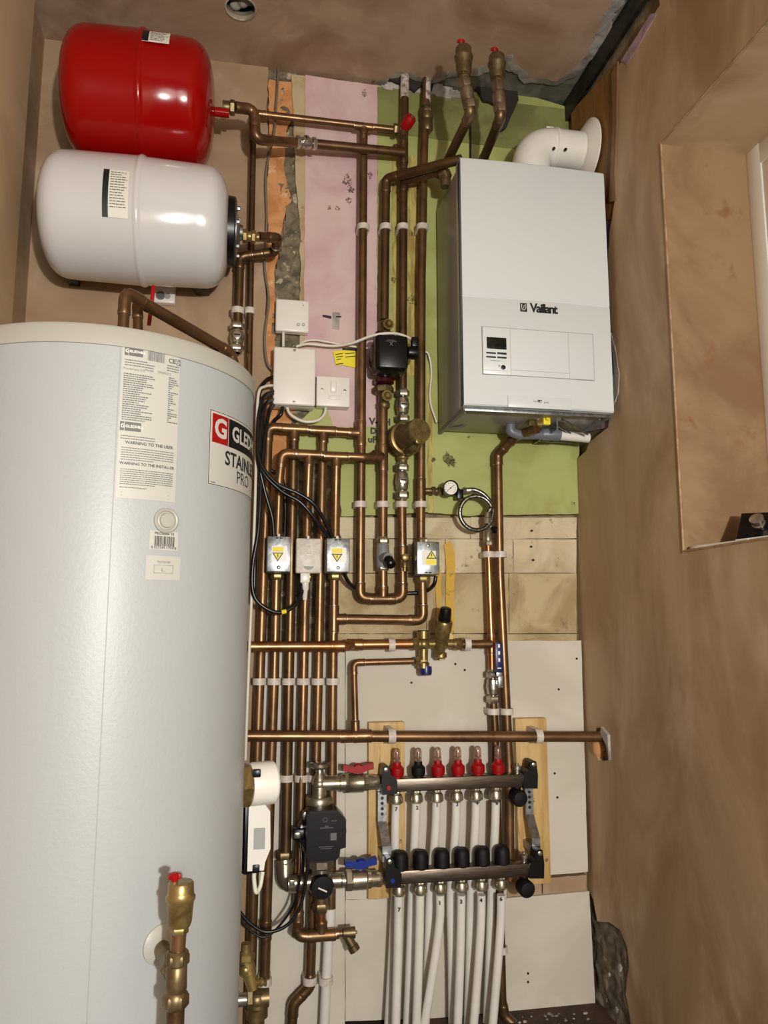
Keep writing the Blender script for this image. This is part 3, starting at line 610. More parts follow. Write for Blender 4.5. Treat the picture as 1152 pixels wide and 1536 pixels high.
# pipe work on the white vessel and cylinder top
pipe('hairpin copper pipe leaving the black-collared end of the white vessel', [P(388,355,-.2), P(417,357,-.17), P(412,378,-.08), P(360,385,-.07), P(356.5,500,-.06)], px2m(13.5, -.1), 'copper_dull', rad=.02)
yt = CY+.05
tb = P(184.5, 486, CY); 
pipe('copper pipe rising from the cylinder lid and running back over it', [V((tb.x, CY, CTOP)), P(188,437,CY), P(345,527,-.46), P(352,548,-.44), P(357,600,-.44)], px2m(16, CY)*1.0, 'copper', rad=.03)
tb2 = P(207, 489, -.7)
pipe('second copper pipe low behind the one over the cylinder lid', [V((tb2.x, -.62, CTOP-.01)), P(206,452,-.62), P(330,523,-.36), P(335,560,-.36)], px2m(14, -.62), 'copper_dull', rad=.02)
cn = V((tb.x, CY, CTOP)); t = tag(obj('pipe_union', [hexn(cn+V((0, 0, .0)), Z_, 0, .022, .018), lathe(cn, Z_, [(.022, .014), (.028, .0125)], 16)], 'nickel'), 'steel union nut at the foot of the pipe on the cylinder lid', 'union')
# ------------------------------------------------------------------ clips
def row_clips(y, items, ax, grp, r=d13/2, yy=YA):
    for px, lab in items: clip(P(px, y, yy), ax, r, lab, grp)
row_clips(342, [(545, 'white clip on the leftmost upper pipe, level with the boiler side'), (578.5, 'white clip on the second upper pipe, above the black pump'), (604.6, 'white clip on the third upper pipe, near the boiler'), (633.4, 'white clip on the upper pipe nearest the boiler')], Zt, 'clips in the upper row')
row_clips(757, [(540.6, 'white clip on the left loop pipe, below the small headers'), (574, 'white clip on the pipe above the lever bypass valve'), (602.6, 'white clip just under the chrome valve of the brass pot'), (631.2, 'white clip just below the gauge branch')], Zt, 'clips in the middle row')
nm = ['leftmost', 'second', 'third', 'fourth', 'fifth', 'rightmost']
for i, px in enumerate([389, 411, 433, 455, 477, 499]): clip(P(px, 1022, YA), Zt, d13/2, 'white clip on the %s of the six downpipes' % nm[i], 'clips in the row of six')
for px, lab in [(429.5, 'white clip behind the chrome cap, on the third downpipe'), (452, 'white clip on the fourth downpipe beside the chrome cap'), (472, 'white clip behind the chrome tee on the fifth downpipe'), (496, 'white clip on the rightmost downpipe behind the chrome tee'), (406, 'white clip on the second downpipe beside the white cap')]:
    clip(P(px, 1167, YA), Zt, d13/2, lab, 'clips behind the pump set')
clip(P(587, 967, -.06), X_, d13/2, 'white clip left of the brass valve group', 'clips on horizontal pipes')
clip(P(700.5, 966.3, -.06), X_, d13/2, 'white clip right of the brass valve group', 'clips on horizontal pipes')
for px, lab in [(587, 'white clip on the long horizontal pipe over the left batten'), (807, 'white clip on the long horizontal pipe over the right batten')]: clip(P(px, 1104, -.1), X_, px2m(8, -.1), lab, 'clips on horizontal pipes', -.03, .02)
clip(P(733, 832, YA), Zt, d12/2, 'white clip under the filling loop', 'clips on the right pair'); clip(P(750, 832, YA), Zt, d14/2, 'white clip on the gas pipe near the yellow paint', 'clips on the right pair')
clip(P(740, 1067, YA), Zt, d12/2, 'white clip under the blue-levered valve', 'clips on the right pair'); clip(P(760, 1067, YA), Zt, d14/2, 'white clip on the gas pipe above the long horizontal pipe', 'clips on the right pair')
clip(P(356.5, 467, -.06), Zt, px2m(7, -.06), 'white clip on the thicker pipe below the white vessel', 'clips below the vessels', -.002); clip(P(374.5, 467, -.05), Zt, px2m(5, -.05), 'white clip on the thinner pipe below the white vessel', 'clips below the vessels', -.002)
clip(P(397, 1472, YA), Zt, d13/2, 'white clip low on the second downpipe', 'clips near the floor'); clip(P(465, 1470, YA), Zt, d13/2, 'white clip just above the S bend', 'clips near the floor'); clip(P(488.5, 1470, YA), Zt, px2m(7, YA), 'white clip on the white plastic waste pipe', 'clips near the floor')
clip(P(752, 1424, YA), Zt, d12/2, 'white clip on the brown pipe right of the white tubes', 'clips near the floor')
# ------------------------------------------------------------------ vessels
def vessel(name_label, cpx, py_a, pxl, pxr, dpx, yc, m, seam_px, cat='expansion vessel'):
    c = P((pxl+pxr)/2, py_a, yc); a = P(pxl, py_a, yc); b = P(pxr, py_a, yc); r = px2m(dpx, yc)/2; x0, x1 = a.x, b.x; L = x1-x0
    t = thing('expansion_vessel', name_label, cat, (x0+L/2, yc, c.z))
    pr = []; e = r*.5
    for i in range(11):
        q = math.pi/2*i/10; pr.append((e-e*math.cos(q)**.66 if i < 10 else e, r*.98*math.sin(q)**.66 if i else .001))
    pr = [(h, rr) for h, rr in pr]; s = P(seam_px, py_a, yc).x-x0
    mid = [(s-.007, r*.996), (s-.004, r*1.0), (s-.001, r*1.012), (s+.004, r*1.02), (s+.009, r*1.012), (s+.012, r), (s+.016, r*.985)]
    pe = [(L-h, rr*.985) for h, rr in reversed(pr)]
    obj('body', lathe((x0, yc, c.z), X_, pr+mid+pe, 72, False), m, t)
    return t, V((x0, yc, c.z)), L, r, s
tR, oR, LR, rR, sR = vessel('red expansion vessel lying on its side above the white one', 0, 152, 96, 322, 191, -.215, 'red_enamel', 217)
obj('neck', lathe(oR+V((LR-.004, 0, -.005)), X_, [(0, .03), (.002, .026), (.006, .013), (.045, .013)], 20), 'red_enamel', tR)
def on_vessel(o, r, x0, x1, a0, a1, n=10, lift=.001):
    vs = []; fs = []
    for i in range(n+1):
        a = a0+(a1-a0)*i/n
        for x in (x0, x1): vs.append(o+V((x, -math.cos(a)*(r+lift), math.sin(a)*(r+lift))))
    for i in range(n): fs.append((2*i, 2*i+1, 2*i+3, 2*i+2))
    return vs, fs
def rows_vessel(o, r, x0, x1, a0, a1, k, seed):
    q = random.Random(seed); out = []
    for i in range(k):
        a = a0+(a1-a0)*(i+.5)/k
        for w_ in words(x0, x1, 0, .0022, q, q.uniform(.6, 1)): out.append(on_vessel(o, r, w_[0], w_[2], a-.006, a+.006, 1, .0022))
    return out
lb = obj('vessel_label', on_vessel(oR, rR, sR+.006, sR+.078, .3, .62), 'label_white', tR)
obj('label_band', on_vessel(oR, rR, sR+.008, sR+.026, .31, .61, 8, .0016), 'ink', lb); obj('print', rows_vessel(oR, rR, sR+.03, sR+.074, .33, .59, 7, 1), 'ink_grey', lb, None, False)
obj('bracket', [bb(oR.x+.03, oR.x+.06, -.06, -.004, oR.z-.12, oR.z+.12, .002), bb(oR.x+LR-.1, oR.x+LR-.06, -.06, -.004, oR.z-.12, oR.z+.12, .002)], 'black_plastic', tR)
tW, oW, LW, rW, sW = vessel('white expansion vessel with a black collar, under the red one', 0, 333, 64, 346, 181, -.205, 'white_enamel', 214)
lb = obj('vessel_label', on_vessel(oW, rW, sW-.076, sW-.014, -.45, .3), 'label_white', tW)
obj('label_band', on_vessel(oW, rW, sW-.076, sW-.062, -.45, .3, 8, .0016), 'ink', lb); obj('print', rows_vessel(oW, rW, sW-.058, sW-.018, -.32, .27, 14, 2), 'ink_grey', lb, None, False)
obj('bracket', [bb(oW.x+.03, oW.x+.06, -.06, -.004, oW.z-.11, oW.z+.11, .002), bb(oW.x+LW-.1, oW.x+LW-.06, -.06, -.004, oW.z-.11, oW.z+.11, .002), bb(oW.x-.016, oW.x+.02, -.2, -.12, oW.z-.03, oW.z+.03, .004)], 'black_plastic', tW)
ex = oW+V((LW, 0, -.004))
obj('collar', lathe(ex, X_, [(-.012, .09), (-.01, .094), (.012, .092), (.016, .086), (.016, .04)], 48), 'black_plastic', tW, 'black plastic collar')
fl_ = obj('flange_plate', lathe(ex+V((.014, 0, 0)), X_, [(0, .076), (.003, .076), (.006, .05), (.012, .022), (.02, .02)], 40), 'galvanised', tW)
for i in range(6):
    a = i*math.pi/3+.5; obj('bolt', hexn(ex+V((.016, .062*math.sin(a), .062*math.cos(a))), X_, 0, .01, .006), 'galvanised', fl_)
# unions next to the vessels
def hx(p, ax, segs, mt, name, label, cat, parent=None):
    """stack of hex (h) and round (r) sections along an axis: (kind, length, radius)"""
    p = V(p); ax = V(ax).normalized(); sh = []; h = 0
    for k, L, r in segs:
        sh.append(hexn(p, ax, h, h+L, r) if k == 'h' else lathe(p, ax, [(h, r*.96), (h+L*.1, r), (h+L*.9, r), (h+L, r*.96)], 18)); h += L
    o = obj(name, sh, mt, parent)
    if parent is None: tag(o, label, cat)
    return o
pR = P(334, 160, -.215); hx(pR, X_, [('r', .02, .017), ('h', .014, .021)], 'brass_dull', 'brass_union', 'dark brass union at the end of the red vessel', 'union')
pW = P(364, 354, -.205); hx(pW, X_, [('h', .012, .019), ('r', .012, .014), ('h', .012, .018), ('r', .01, .012)], 'brass', 'brass_union', 'shiny brass union on the end of the white vessel', 'union')
# inline chrome valves
def ball_valve(p, ax, face, L, r, mt, label, name='isolating_valve', slot=True, nut=True):
    p = V(p); ax = V(ax).normalized(); face = V(face).normalized(); t = thing(name, label, 'valve', p)
    obj('valve_body', [lathe(p, ax, [(-L*.24, r*.72), (-L*.2, r*.95), (-L*.08, r*1.0), (-L*.07, r*1.08), (L*.07, r*1.08), (L*.08, r*1.0), (L*.2, r*.95), (L*.24, r*.72)], 20), lathe(p, ax, [(-L*.5, r*.6), (L*.5, r*.6)], 16)], mt, t)
    if nut:
        obj('compression_nut', [hexn(p, ax, L*.26, L*.44, r*1.14), lathe(p, ax, [(L*.44, r*.8), (L*.5, r*.66)], 18)], mt, t)
        obj('compression_nut', [hexn(p, -ax, L*.26, L*.44, r*1.14), lathe(p, -ax, [(L*.44, r*.8), (L*.5, r*.66)], 18)], mt, t)
    if slot:
        o = obj('spindle', [lathe(p, face, [(r*.8, r*.62), (r*1.25, r*.62), (r*1.28, r*.52)], 18)], mt, t)
        side = ax.cross(face); M = Matrix((side, face, ax)).transposed()
        obj('slot', box(p+face*(r*1.28), (r*.95, .001, r*.2), 0, M), 'black_matt', o, None, False)
    return t
ball_valve(P(459, 214.5, -.11), P(474, 216, -.1)-P(444, 213, -.12), (0, -1, .2), .075, .0165, 'chrome', 'chrome isolating valve on the pipe between vessel and riser')
ball_valve(P(604, 609, YA), Z_, NY, .112, .0185, 'chrome', 'chrome isolating valve above the brass pot')
ball_valve(P(603, 722, YA), Z_, NY, .118, .0185, 'chrome', 'chrome isolating valve below the brass pot')
ball_valve(P(355.5, 506, -.06), Z_, NY, .095, .019, 'chrome', 'chrome isolating valve just behind the cylinder rim')
# red-capped relief valve by the ceiling
pr = P(600, 195, -.065); t = thing('relief_valve', 'small brass relief valve with a dark red cap near the ceiling', 'valve', pr)
obj('valve_body', [hexn(pr, X_, -.022, -.006, .018), ball(pr+V((.006, 0, 0)), .017), lathe(pr+V((.008, -.004, 0)), (.15, -.25, -1), [(0, .013), (.03, .011)], 16)], 'brass_dull', t)
cp = lathe(pr+V((.012, -.01, .002)), (.35, -.75, .35), [(0, .015), (.012, .0185), (.034, .0185), (.042, .015), (.042, .006)], 16); obj('cap', cp, 'red_plastic', t)
obj('cap_screw', lathe(pr+V((.012, -.01, .002)), (.35, -.75, .35), [(.0415, .006), (.0435, .006)], 12), 'chrome', t)
# brown push coupling on the second riser
p = P(640, 178, -.045); t = tag(obj('pipe_coupling', [hexn(p, Z_, .018, .036, .0215), lathe(p, Z_, [(-.045, .0155), (-.038, .02), (-.01, .02), (-.006, .0175), (.0, .021), (.018, .021)], 20), ring(p, Z_, .015, .0195, .036, .041, 20)], 'brass_dull'), 'dull brown coupling on the riser beside the ceiling gap', 'coupling')
# ------------------------------------------------------------------ boiler
yF, yK = -.30, -.016
A = P(690.5, 236, yF); B_ = P(916, 618, yF); x0, x1 = A.x, P(912.5, 420, yF).x; zt_, zb_ = A.z, P(693, 607, yF).z
bo = thing('boiler', 'white wall-hung boiler with a small display panel', 'boiler', ((x0+x1)/2, (yF+yK)/2, zb_))
obj('casing', bb(x0+.002, x1-.002, yF+.03, yK, zb_-.004, zt_-.004, .006), 'boiler_grey', bo, 'grey side casing')
fpn = []   # front panel, gently bowed, returned edges
n = 20; vs = []; fs = []
def bow(x): u = (x-x0)/(x1-x0)*2-1; return yF-.006*(1-u*u)+.0
for i in range(n+1):
    x = x0+(x1-x0)*i/n
    for z, dy in ((zt_+.002, .03), (zt_+.002, .004), (zt_-.004, 0), (zb_+.175+.14, 0), (zb_+.312, .003), (zb_+.308, 0), (zb_+.004, 0), (zb_, .004), (zb_, .03)): vs.append(V((x, bow(x)+dy, z-(.0 if z < zt_-.01 else 0))))
for i in range(n):
    for j in range(8): fs.append((i*9+j, (i+1)*9+j, (i+1)*9+j+1, i*9+j+1))
for e in (0, n): 
    fs.append(tuple(e*9+j for j in range(9)))
fp = obj('front_panel', [(vs, fs), bb(x0, x0+.003, yF+.002, yF+.05, zb_, zt_, .001), bb(x1-.003, x1, yF+.002, yF+.05, zb_, zt_, .001), bb(x0, x1, yF+.01, yF+.05, zt_-.001, zt_+.002)], 'boiler_white', bo, 'white bowed front panel')
yL = yF-.0068
def fpt(px, py): return P(px, py, yL)
def frame(px0, py0, px1, py1, w_, m, name, parent, yy, dz=0):
    a, b = P(px0, py0, yy), P(px1, py1, yy); X0, X1, Z1, Z0 = a.x, b.x, a.z, b.z
    return obj(name, [bb(X0, X1, yy, yy+.004, Z1-w_, Z1), bb(X0, X1, yy, yy+.004, Z0, Z0+w_), bb(X0, X0+w_, yy, yy+.004, Z0, Z1), bb(X1-w_, X1, yy, yy+.004, Z0, Z1)], m, parent, None, False)
c0, c1 = P(723.5, 490, yL), P(891.5, 572, yL)
cpn = obj('control_panel', bb(c0.x, c1.x, yL-.0015, yL+.006, c1.z+.003, c0.z, .0015), 'boiler_white', bo)
yc_ = yL-.0018
ga, gb_ = c0.x, c1.x; gz1, gz0 = c0.z, c1.z+.003
gl = [bb(ga-.0012, gb_+.0012, yL-.0006, yL+.003, gz0-.0012, gz1+.0012)]
s1, s2 = P(765, 500, yc_).x, P(852, 500, yc_).x; zs = P(765, 555, yc_).z
gl += [bb(s1, s1+.0009, yc_, yc_+.002, gz0, gz1), bb(s2, s2+.0009, yc_, yc_+.002, gz0, gz1), bb(s1, s2, yc_, yc_+.002, zs, zs+.0009), bb(ga, s1-.012, yc_, yc_+.002, zs-.004, zs-.0032)]
obj('panel_joint', gl, 'groove_grey', cpn, None, False)
yd = yc_-.0008
def cbox(px0, py0, px1, py1, m, name, b=.001): a, b2 = P(px0, py0, yd), P(px1, py1, yd); return obj(name, bb(a.x, b2.x, yd, yd+.003, b2.z, a.z, b), m, cpn)
cbox(730, 505, 760, 524.5, 'display', 'display', .0006)
for q in ((729.5, 527.5, 744, 531), (746, 528, 760, 532), (729.5, 533.5, 744, 537), (746, 534.5, 760, 538)): cbox(*q, 'ink', 'button', .0008)
obj('dial', lathe(P(755, 551, yd), NY, [(-.001, .0065), (.001, .0065), (.0015, .0055)], 18), 'ink', cpn)
obj('print', [bb(P(736, 540, yd).x, P(751, 540, yd).x, yd, yd+.002, P(736, 540.8, yd).z, P(736, 540, yd).z), bb(P(748, 547, yd).x, P(750, 547, yd).x, yd, yd+.002, P(748, 550, yd).z, P(748, 547, yd).z)], 'groove_grey', cpn, None, False)
ct = P(823, 464, yL-.0006); bt = txt('Vaillant', .0355, .0012, 'CENTER', .86)
obj('brand_lettering', place(bt, P(816, 463.5, yL-.0006), X_*.92, Z_), 'ink', fp, 'black Vaillant lettering', False)
em = P(785.5, 461, yL-.0008); q = .0125
emb = obj('emblem', [bb(em.x-q*.8, em.x+q*.8, em.y, em.y+.001, em.z-q, em.z+q, .0004)], 'ink', fp)
obj('emblem_mark', [tube([em+V((-q*.5, -.0006, q*.75)), em+V((-q*.5, -.0006, -q*.1)), em+V((-q*.25, -.0006, -q*.6)), em+V((q*.25, -.0006, -q*.6)), em+V((q*.5, -.0006, -q*.1)), em+V((q*.5, -.0006, q*.75))], .0009, 6), tube([em+V((-q*.2, -.0006, q*.6)), em+V((0, -.0006, -q*.3)), em+V((q*.2, -.0006, q*.6))], .0009, 6)], 'label_white', emb)
f0, f1 = P(762, 593, yL-.002), P(857.5, 613, yL-.002)
npl = obj('name_plate', bb(f0.x, f1.x, yL-.003, yL+.004, zb_-.002, f0.z, .0012), 'boiler_white', bo)
obj('model_lettering', [place(txt('eco', .0075, 0, 'RIGHT'), P(806, 602, yL-.0035), X_, Z_), place(txt('FIT', .0095, .0005, 'LEFT'), P(806.5, 602, yL-.0035), X_, Z_), place(txt('pure', .0075, 0, 'LEFT'), P(816, 603.5, yL-.0035), X_, Z_)], 'ink', npl, None, False)
# underside
ug = obj('underside_tray', [bb(x0+.004, x1-.004, yF+.012, yF+.02, zb_-.012, zb_+.002), bb(x0+.002, x0+.012, yF+.012, yK, zb_-.012, zb_), bb(x1-.012, x1-.002, yF+.012, yK, zb_-.012, zb_), bb(x0+.004, x1-.004, yF+.02, yK, zb_+.004, zb_+.008)], 'under_grey', bo)
obj('front_lip', bb(x0+.004, x1-.004, yF+.008, yF+.013, zb_-.013, zb_-.003, .001), 'galvanised', bo, 'bright metal lip under the front')
obj('screw', [lathe((x, yF+.03, zb_-.012), NZ, [(0, .004), (.003, .004), (.004, .002)], 10) for x in (x0+.012, x1-.03)], 'chrome', bo)
obj('bracket', [bb(x1-.13, x1-.125, yF+.1, yK, zb_-.03, zb_), bb(x1-.13, x1-.01, -.05, -.045, zb_-.03, zb_)]+[tube([V((x1-.125, yF+.07+.05*i, zb_-.008)), V((x1-.125+.1-.02*i, yF+.12+.05*i, zb_-.034+.006*i))], .004, 6) for i in range(4)], 'galvanised', bo, 'ribbed grey bracket under the right side')
# flue
fz = zt_+.002; fx = P(795, 240, -.16).x; fzc = P(850, 227, -.16).z; yy = -.165
fe = thing('flue_elbow', 'white flue elbow between the boiler top and the right wall', 'flue', (fx, yy, fz))
fr = .058; pth = [V((fx, yy, fz-.01)), V((fx, yy, fzc)), V((XR-.0, yy, fzc))]
obj('flue_pipe', tube(fil(pth, .075, 12), fr, 32), 'white_plastic', fe)
obj('seam_ring', lathe((fx+.075, yy, fzc), X_, [(-.006, fr+.0), (-.004, fr+.0035), (.004, fr+.0035), (.006, fr)], 36, False), 'white_plastic', fe); obj('seam_ring', [lathe((fx, yy, fz+.01), Z_, [(-.01, fr+.006), (.01, fr+.006), (.012, fr)], 36, False)], 'white_plastic', fe)
obj('wall_flange', lathe((XR-.002, yy, fzc), NX, [(0, .1), (.004, .1), (.008, .094), (.022, .07), (.026, fr)], 48), 'white_plastic', fe, 'round white wall flange')
for px, py in ((831, 222.5), (848.5, 224)):
    c = P(px, py, yy-fr*.98); obj('screw', lathe(c, NY, [(-.004, .0042), (.002, .0042), (.0022, .002)], 12), 'dark_steel', fe)
obj('test_point', [bb(P(818, 200, yy).x, P(838, 200, yy).x, yy-.012, yy+.012, fzc+fr-.004, fzc+fr+.009, .002)], 'white_plastic', fe)
# air vents over the boiler
def aav(base, H, label, ax=Z_, r=.024, capn='red_plastic', mt='brass'):
    t = thing('air_vent', label, 'air vent', base); b = V(base)
    obj('vent_body', lathe(b, ax, [(0, r*.5), (H*.1, r*.56), (H*.12, r*.8), (H*.2, r*.9), (H*.6, r), (H*.64, r*1.1), (H*.7, r*1.12), (H*.74, r*1.02), (H*.8, r*.98), (H*.97, r*.95), (H, r*.86)], 28), mt, t)
    obj('vent_nut', [hexn(b, ax, -.002, H*.12, r*.68), hexn(b, ax, H*.13, H*.2, r*.62)], mt, t)
    s = b+V((-r*.45, -r*.5, H*.98)); k = obj('vent_nipple', [tube([s-V((0, 0, H*.28)), s], r*.2, 8), lathe(s, Z_, [(0, r*.26), (.005, r*.26)], 10)], mt, t)
    obj('vent_cap', [lathe(s, Z_, [(.004, r*.24), (.007, r*.32), (.013, r*.38), (.016, r*.2)], 10), box(s+V((0, 0, .011)), (r*.95, r*.3, .008), .002)], capn, t, 'red screw cap')
    return t
for i, (px0, py0, px1, py1, tx, lab1, lab2, lab3) in enumerate([(672, 240, 706, 170, 695, 'left brass automatic air vent high over the boiler', 'brown check valve below the left air vent', 'dark copper pipe coming forward under the left air vent'), (722, 246, 751, 176, 745, 'right brass automatic air vent high over the boiler', 'brown check valve below the right air vent', 'dark copper pipe coming forward under the right air vent')]):
    ys = -.16 if i == 0 else -.12; a = P(px0, py0, ys)
    # horizontal run towards the room: find the depth where the row reaches py1
    r_ = ray(px1, py1); tt_ = (a.z-ZC)/r_.z; e = V((r_.x*tt_, r_.y*tt_-DIST, a.z)); e.x = (e.x+a.x)/2*0+e.x
    top = P(tx, 72 if i == 0 else 84, e.y); vb = P(tx+1, 118 if i == 0 else 124, e.y)
    v0 = V((e.x, e.y, e.z+.0)); v1 = V((vb.x, e.y-.0, vb.z))
    pipe(lab3, ([a] if i == 0 else [V((a.x, a.y, zt_-.003)), a])+[v0, v0.lerp(v1, .3)], px2m(14.5, -.12), 'copper_dull', rad=.016, em='brass_dull')
    t = thing('check_valve', lab2, 'valve', v0); ax = (v1-v0).normalized(); L = (v1-v0).length
    obj('valve_body', [lathe(v0, ax, [(L*.08, .011), (L*.12, .015), (L*.36, .0165), (L*.4, .0185), (L*.66, .0185), (L*.7, .014), (L*.95, .013)], 18)], 'old_nickel', t)
    obj('compression_nut', [hexn(v0, ax, L*.12, L*.36, .0195), hexn(v0, ax, L*.74, L*1.0, .018)], 'old_nickel', t)
    aav(v1, (top-v1).length*1.0, lab1, r=.0235, mt='brass_dull')
# pipe tee under the left vent
p = P(668, 262, -.16); t = tag(obj('pipe_union', [hexn(p, (.5, -.6, .1), -.015, .012, .02), ball(p, .017), lathe(p, NZ, [(0, .016), (.04, .015)], 16)], 'brass_dull'), 'dull brass union at the boiler top left corner', 'union')
# condensate and gas cock
yc = -.13
pp = [P(766, 618, yc), P(765.5, 648, yc), P(806, 655, yc), P(838, 651.5, yc)]
cdn = thing('condensate_pipe', 'grey and white waste pipe under the boiler', 'pipe', pp[0]); rr_ = px2m(15, yc)/2
obj('trap_outlet', [tube(fil(pp[:2]+[P(778, 652, yc), P(826, 652, yc)], .02, 8), rr_, 16), lathe(pp[0], Z_, [(-.01, rr_*1.1), (.02, rr_*1.4), (.05, rr_*1.4)], 18)], 'grey_plastic', cdn)
obj('socket', lathe(P(811, 651.5, yc), (P(838, 652, yc)-P(811, 651.5, yc)), [(0, rr_*1.05), (.006, rr_*1.3), (.058, rr_*1.3), (.062, rr_*1.0)], 20), 'grey_plastic', cdn)
obj('waste_pipe', tube([P(836, 652.5, yc), atx(884, 657, XR+.01) if False else P(883, 657, yc)], rr_*1.02, 16), 'pex_white', cdn, 'white pipe to the right wall')
g = P(807, 634, -.2); t = thing('gas_cock', 'brass gas cock with a yellow handle under the boiler', 'valve', g)
obj('valve_body', [hexn(g, Z_, -.012, .004, .016), lathe(g, Z_, [(0, .011), (.04, .011)], 14), ball(g+V((.004, 0, 0)), .014), hexn(g, X_, -.03, -.014, .012)], 'brass', t)
obj('handle', [box(g+V((.018, -.018, .006)), (.022, .014, .034), .003), lathe(g+V((.018, -.024, .006)), NY, [(0, .007), (.008, .006)], 12)], 'yellow', t, 'yellow handle')
cb = thing('boiler_cable', 'grey flex looping under the left corner of the boiler', 'cable', P(667, 641, -.05)); obj('flex', tube(crv([P(660, 632, -.03), P(672, 641, -.06), P(690, 641, -.09), P(706, 630, -.13), P(724, 612, -.2)]), .004, 8), 'grey_cable', cb)
# ------------------------------------------------------------------ control boxes
def ebox(px0, py0, px1, py1, yf, name, label, cat, m='white_plastic', bev=.006):
    a, b = P(px0, py0, yf), P(px1, py1, yf); t = thing(name, label, cat, ((a.x+b.x)/2, -.004, (a.z+b.z)/2))
    obj('back_box', bb(a.x+.001, b.x-.001, yf+.012, -.003, b.z+.001, a.z-.001, .004), m, t); obj('cover', bb(a.x, b.x, yf, yf+.013, b.z, a.z, bev, 3), m, t); return t, a, b
t, a, b = ebox(414, 447, 463.5, 499, -.035, 'heating_receiver', 'small white receiver box with two round buttons, topmost on the wall', 'control box')
for px in (447.5, 455): obj('button', ring(P(px, 487, -.036), NY, .0035, .0045, -.001, .0012, 18), 'ink_grey', t); 
obj('indicator', lathe(P(455, 458, -.036), NY, [(-.001, .0015), (.0008, .0015)], 10), 'ink_grey', t)
t, a, b = ebox(411, 519, 473, 609, -.07, 'junction_box', 'large white blank-covered junction box beside the switch', 'junction box')
for px, py in ((442, 525.5), (441, 603)): s_ = obj('screw', lathe(P(px, py, -.071), NY, [(-.002, .004), (.0014, .004), (.0016, .002)], 12), 'nickel', t)
t, a, b = ebox(475, 563, 525, 611, -.045, 'fused_switch', 'white fused spur switch right of the junction box', 'switch', bev=.004)
cx_, cz_ = (a.x+b.x)/2, (a.z+b.z)/2
obj('rocker', box((cx_+.0, -.0475, cz_+.014), (.017, .008, .034), .002, Matrix.Rotation(.08, 3, 'X')), 'white_plastic', t)
obj('fuse_carrier', [box((cx_+.003, -.0465, cz_-.018), (.034, .004, .013), .001)], 'white_plastic', t)
for s in (-1, 1): obj('screw', lathe((cx_+s*.034, -.0455, cz_+.004), NY, [(-.001, .004), (.001, .004), (.0014, .002)], 12), 'nickel', t)
t, a, b = ebox(231, 424, 262.5, 455, -.03, 'wall_module', 'small white socket module with two grey discs, under the white vessel', 'socket', bev=.005)
obj('socket_disc', [lathe(P(240.5, 443, -.031), NY, [(-.002, .0135), (.0008, .013), (.001, .009), (-.0005, .008), (-.0005, .004), (.001, .0035)], 24)], 'ink_grey', t); obj('socket_disc', lathe(P(251, 444, -.031), NY, [(-.002, .009), (.0008, .0085), (.001, .006), (-.0005, .005)], 20), 'groove_grey', t)
tg = tag(obj('red_tape', [box(P(227, 458, -.5), (.009, .003, .098), .001, Matrix.Rotation(.07, 3, 'Y'))], 'red_plastic'), 'red strap hanging over the pipes behind the cylinder lid', 'strap')
# sticker behind, on the pink board
sk = tag(obj('warning_sticker', prism([P(499.5, 527, -.0095), P(534, 523, -.0095), P(534, 552, -.0095), P(512, 547, -.0095), P(504, 549, -.0095)], (0, .0006, 0)), 'yellow', None, None, False), 'yellow and white warning sticker on the pink board', 'sticker')
obj('sticker_print', [prism([P(a_, b_, -.0098), P(c_, b_-1.5, -.0098), P(c_, b_-.2, -.0098), P(a_, b_+1.3, -.0098)], (0, .0003, 0)) for a_, b_, c_ in ((503, 531, 514), (504, 535, 514), (505, 539, 512), (518, 530, 532), (518, 535, 533), (504, 546, 515))]+[prism([P(514, 521.5, -.0098), P(535, 523, -.0098), P(535, 526.5, -.0098), P(514, 525, -.0098)], (0, .0003, 0))], 'ink', sk, None, False)
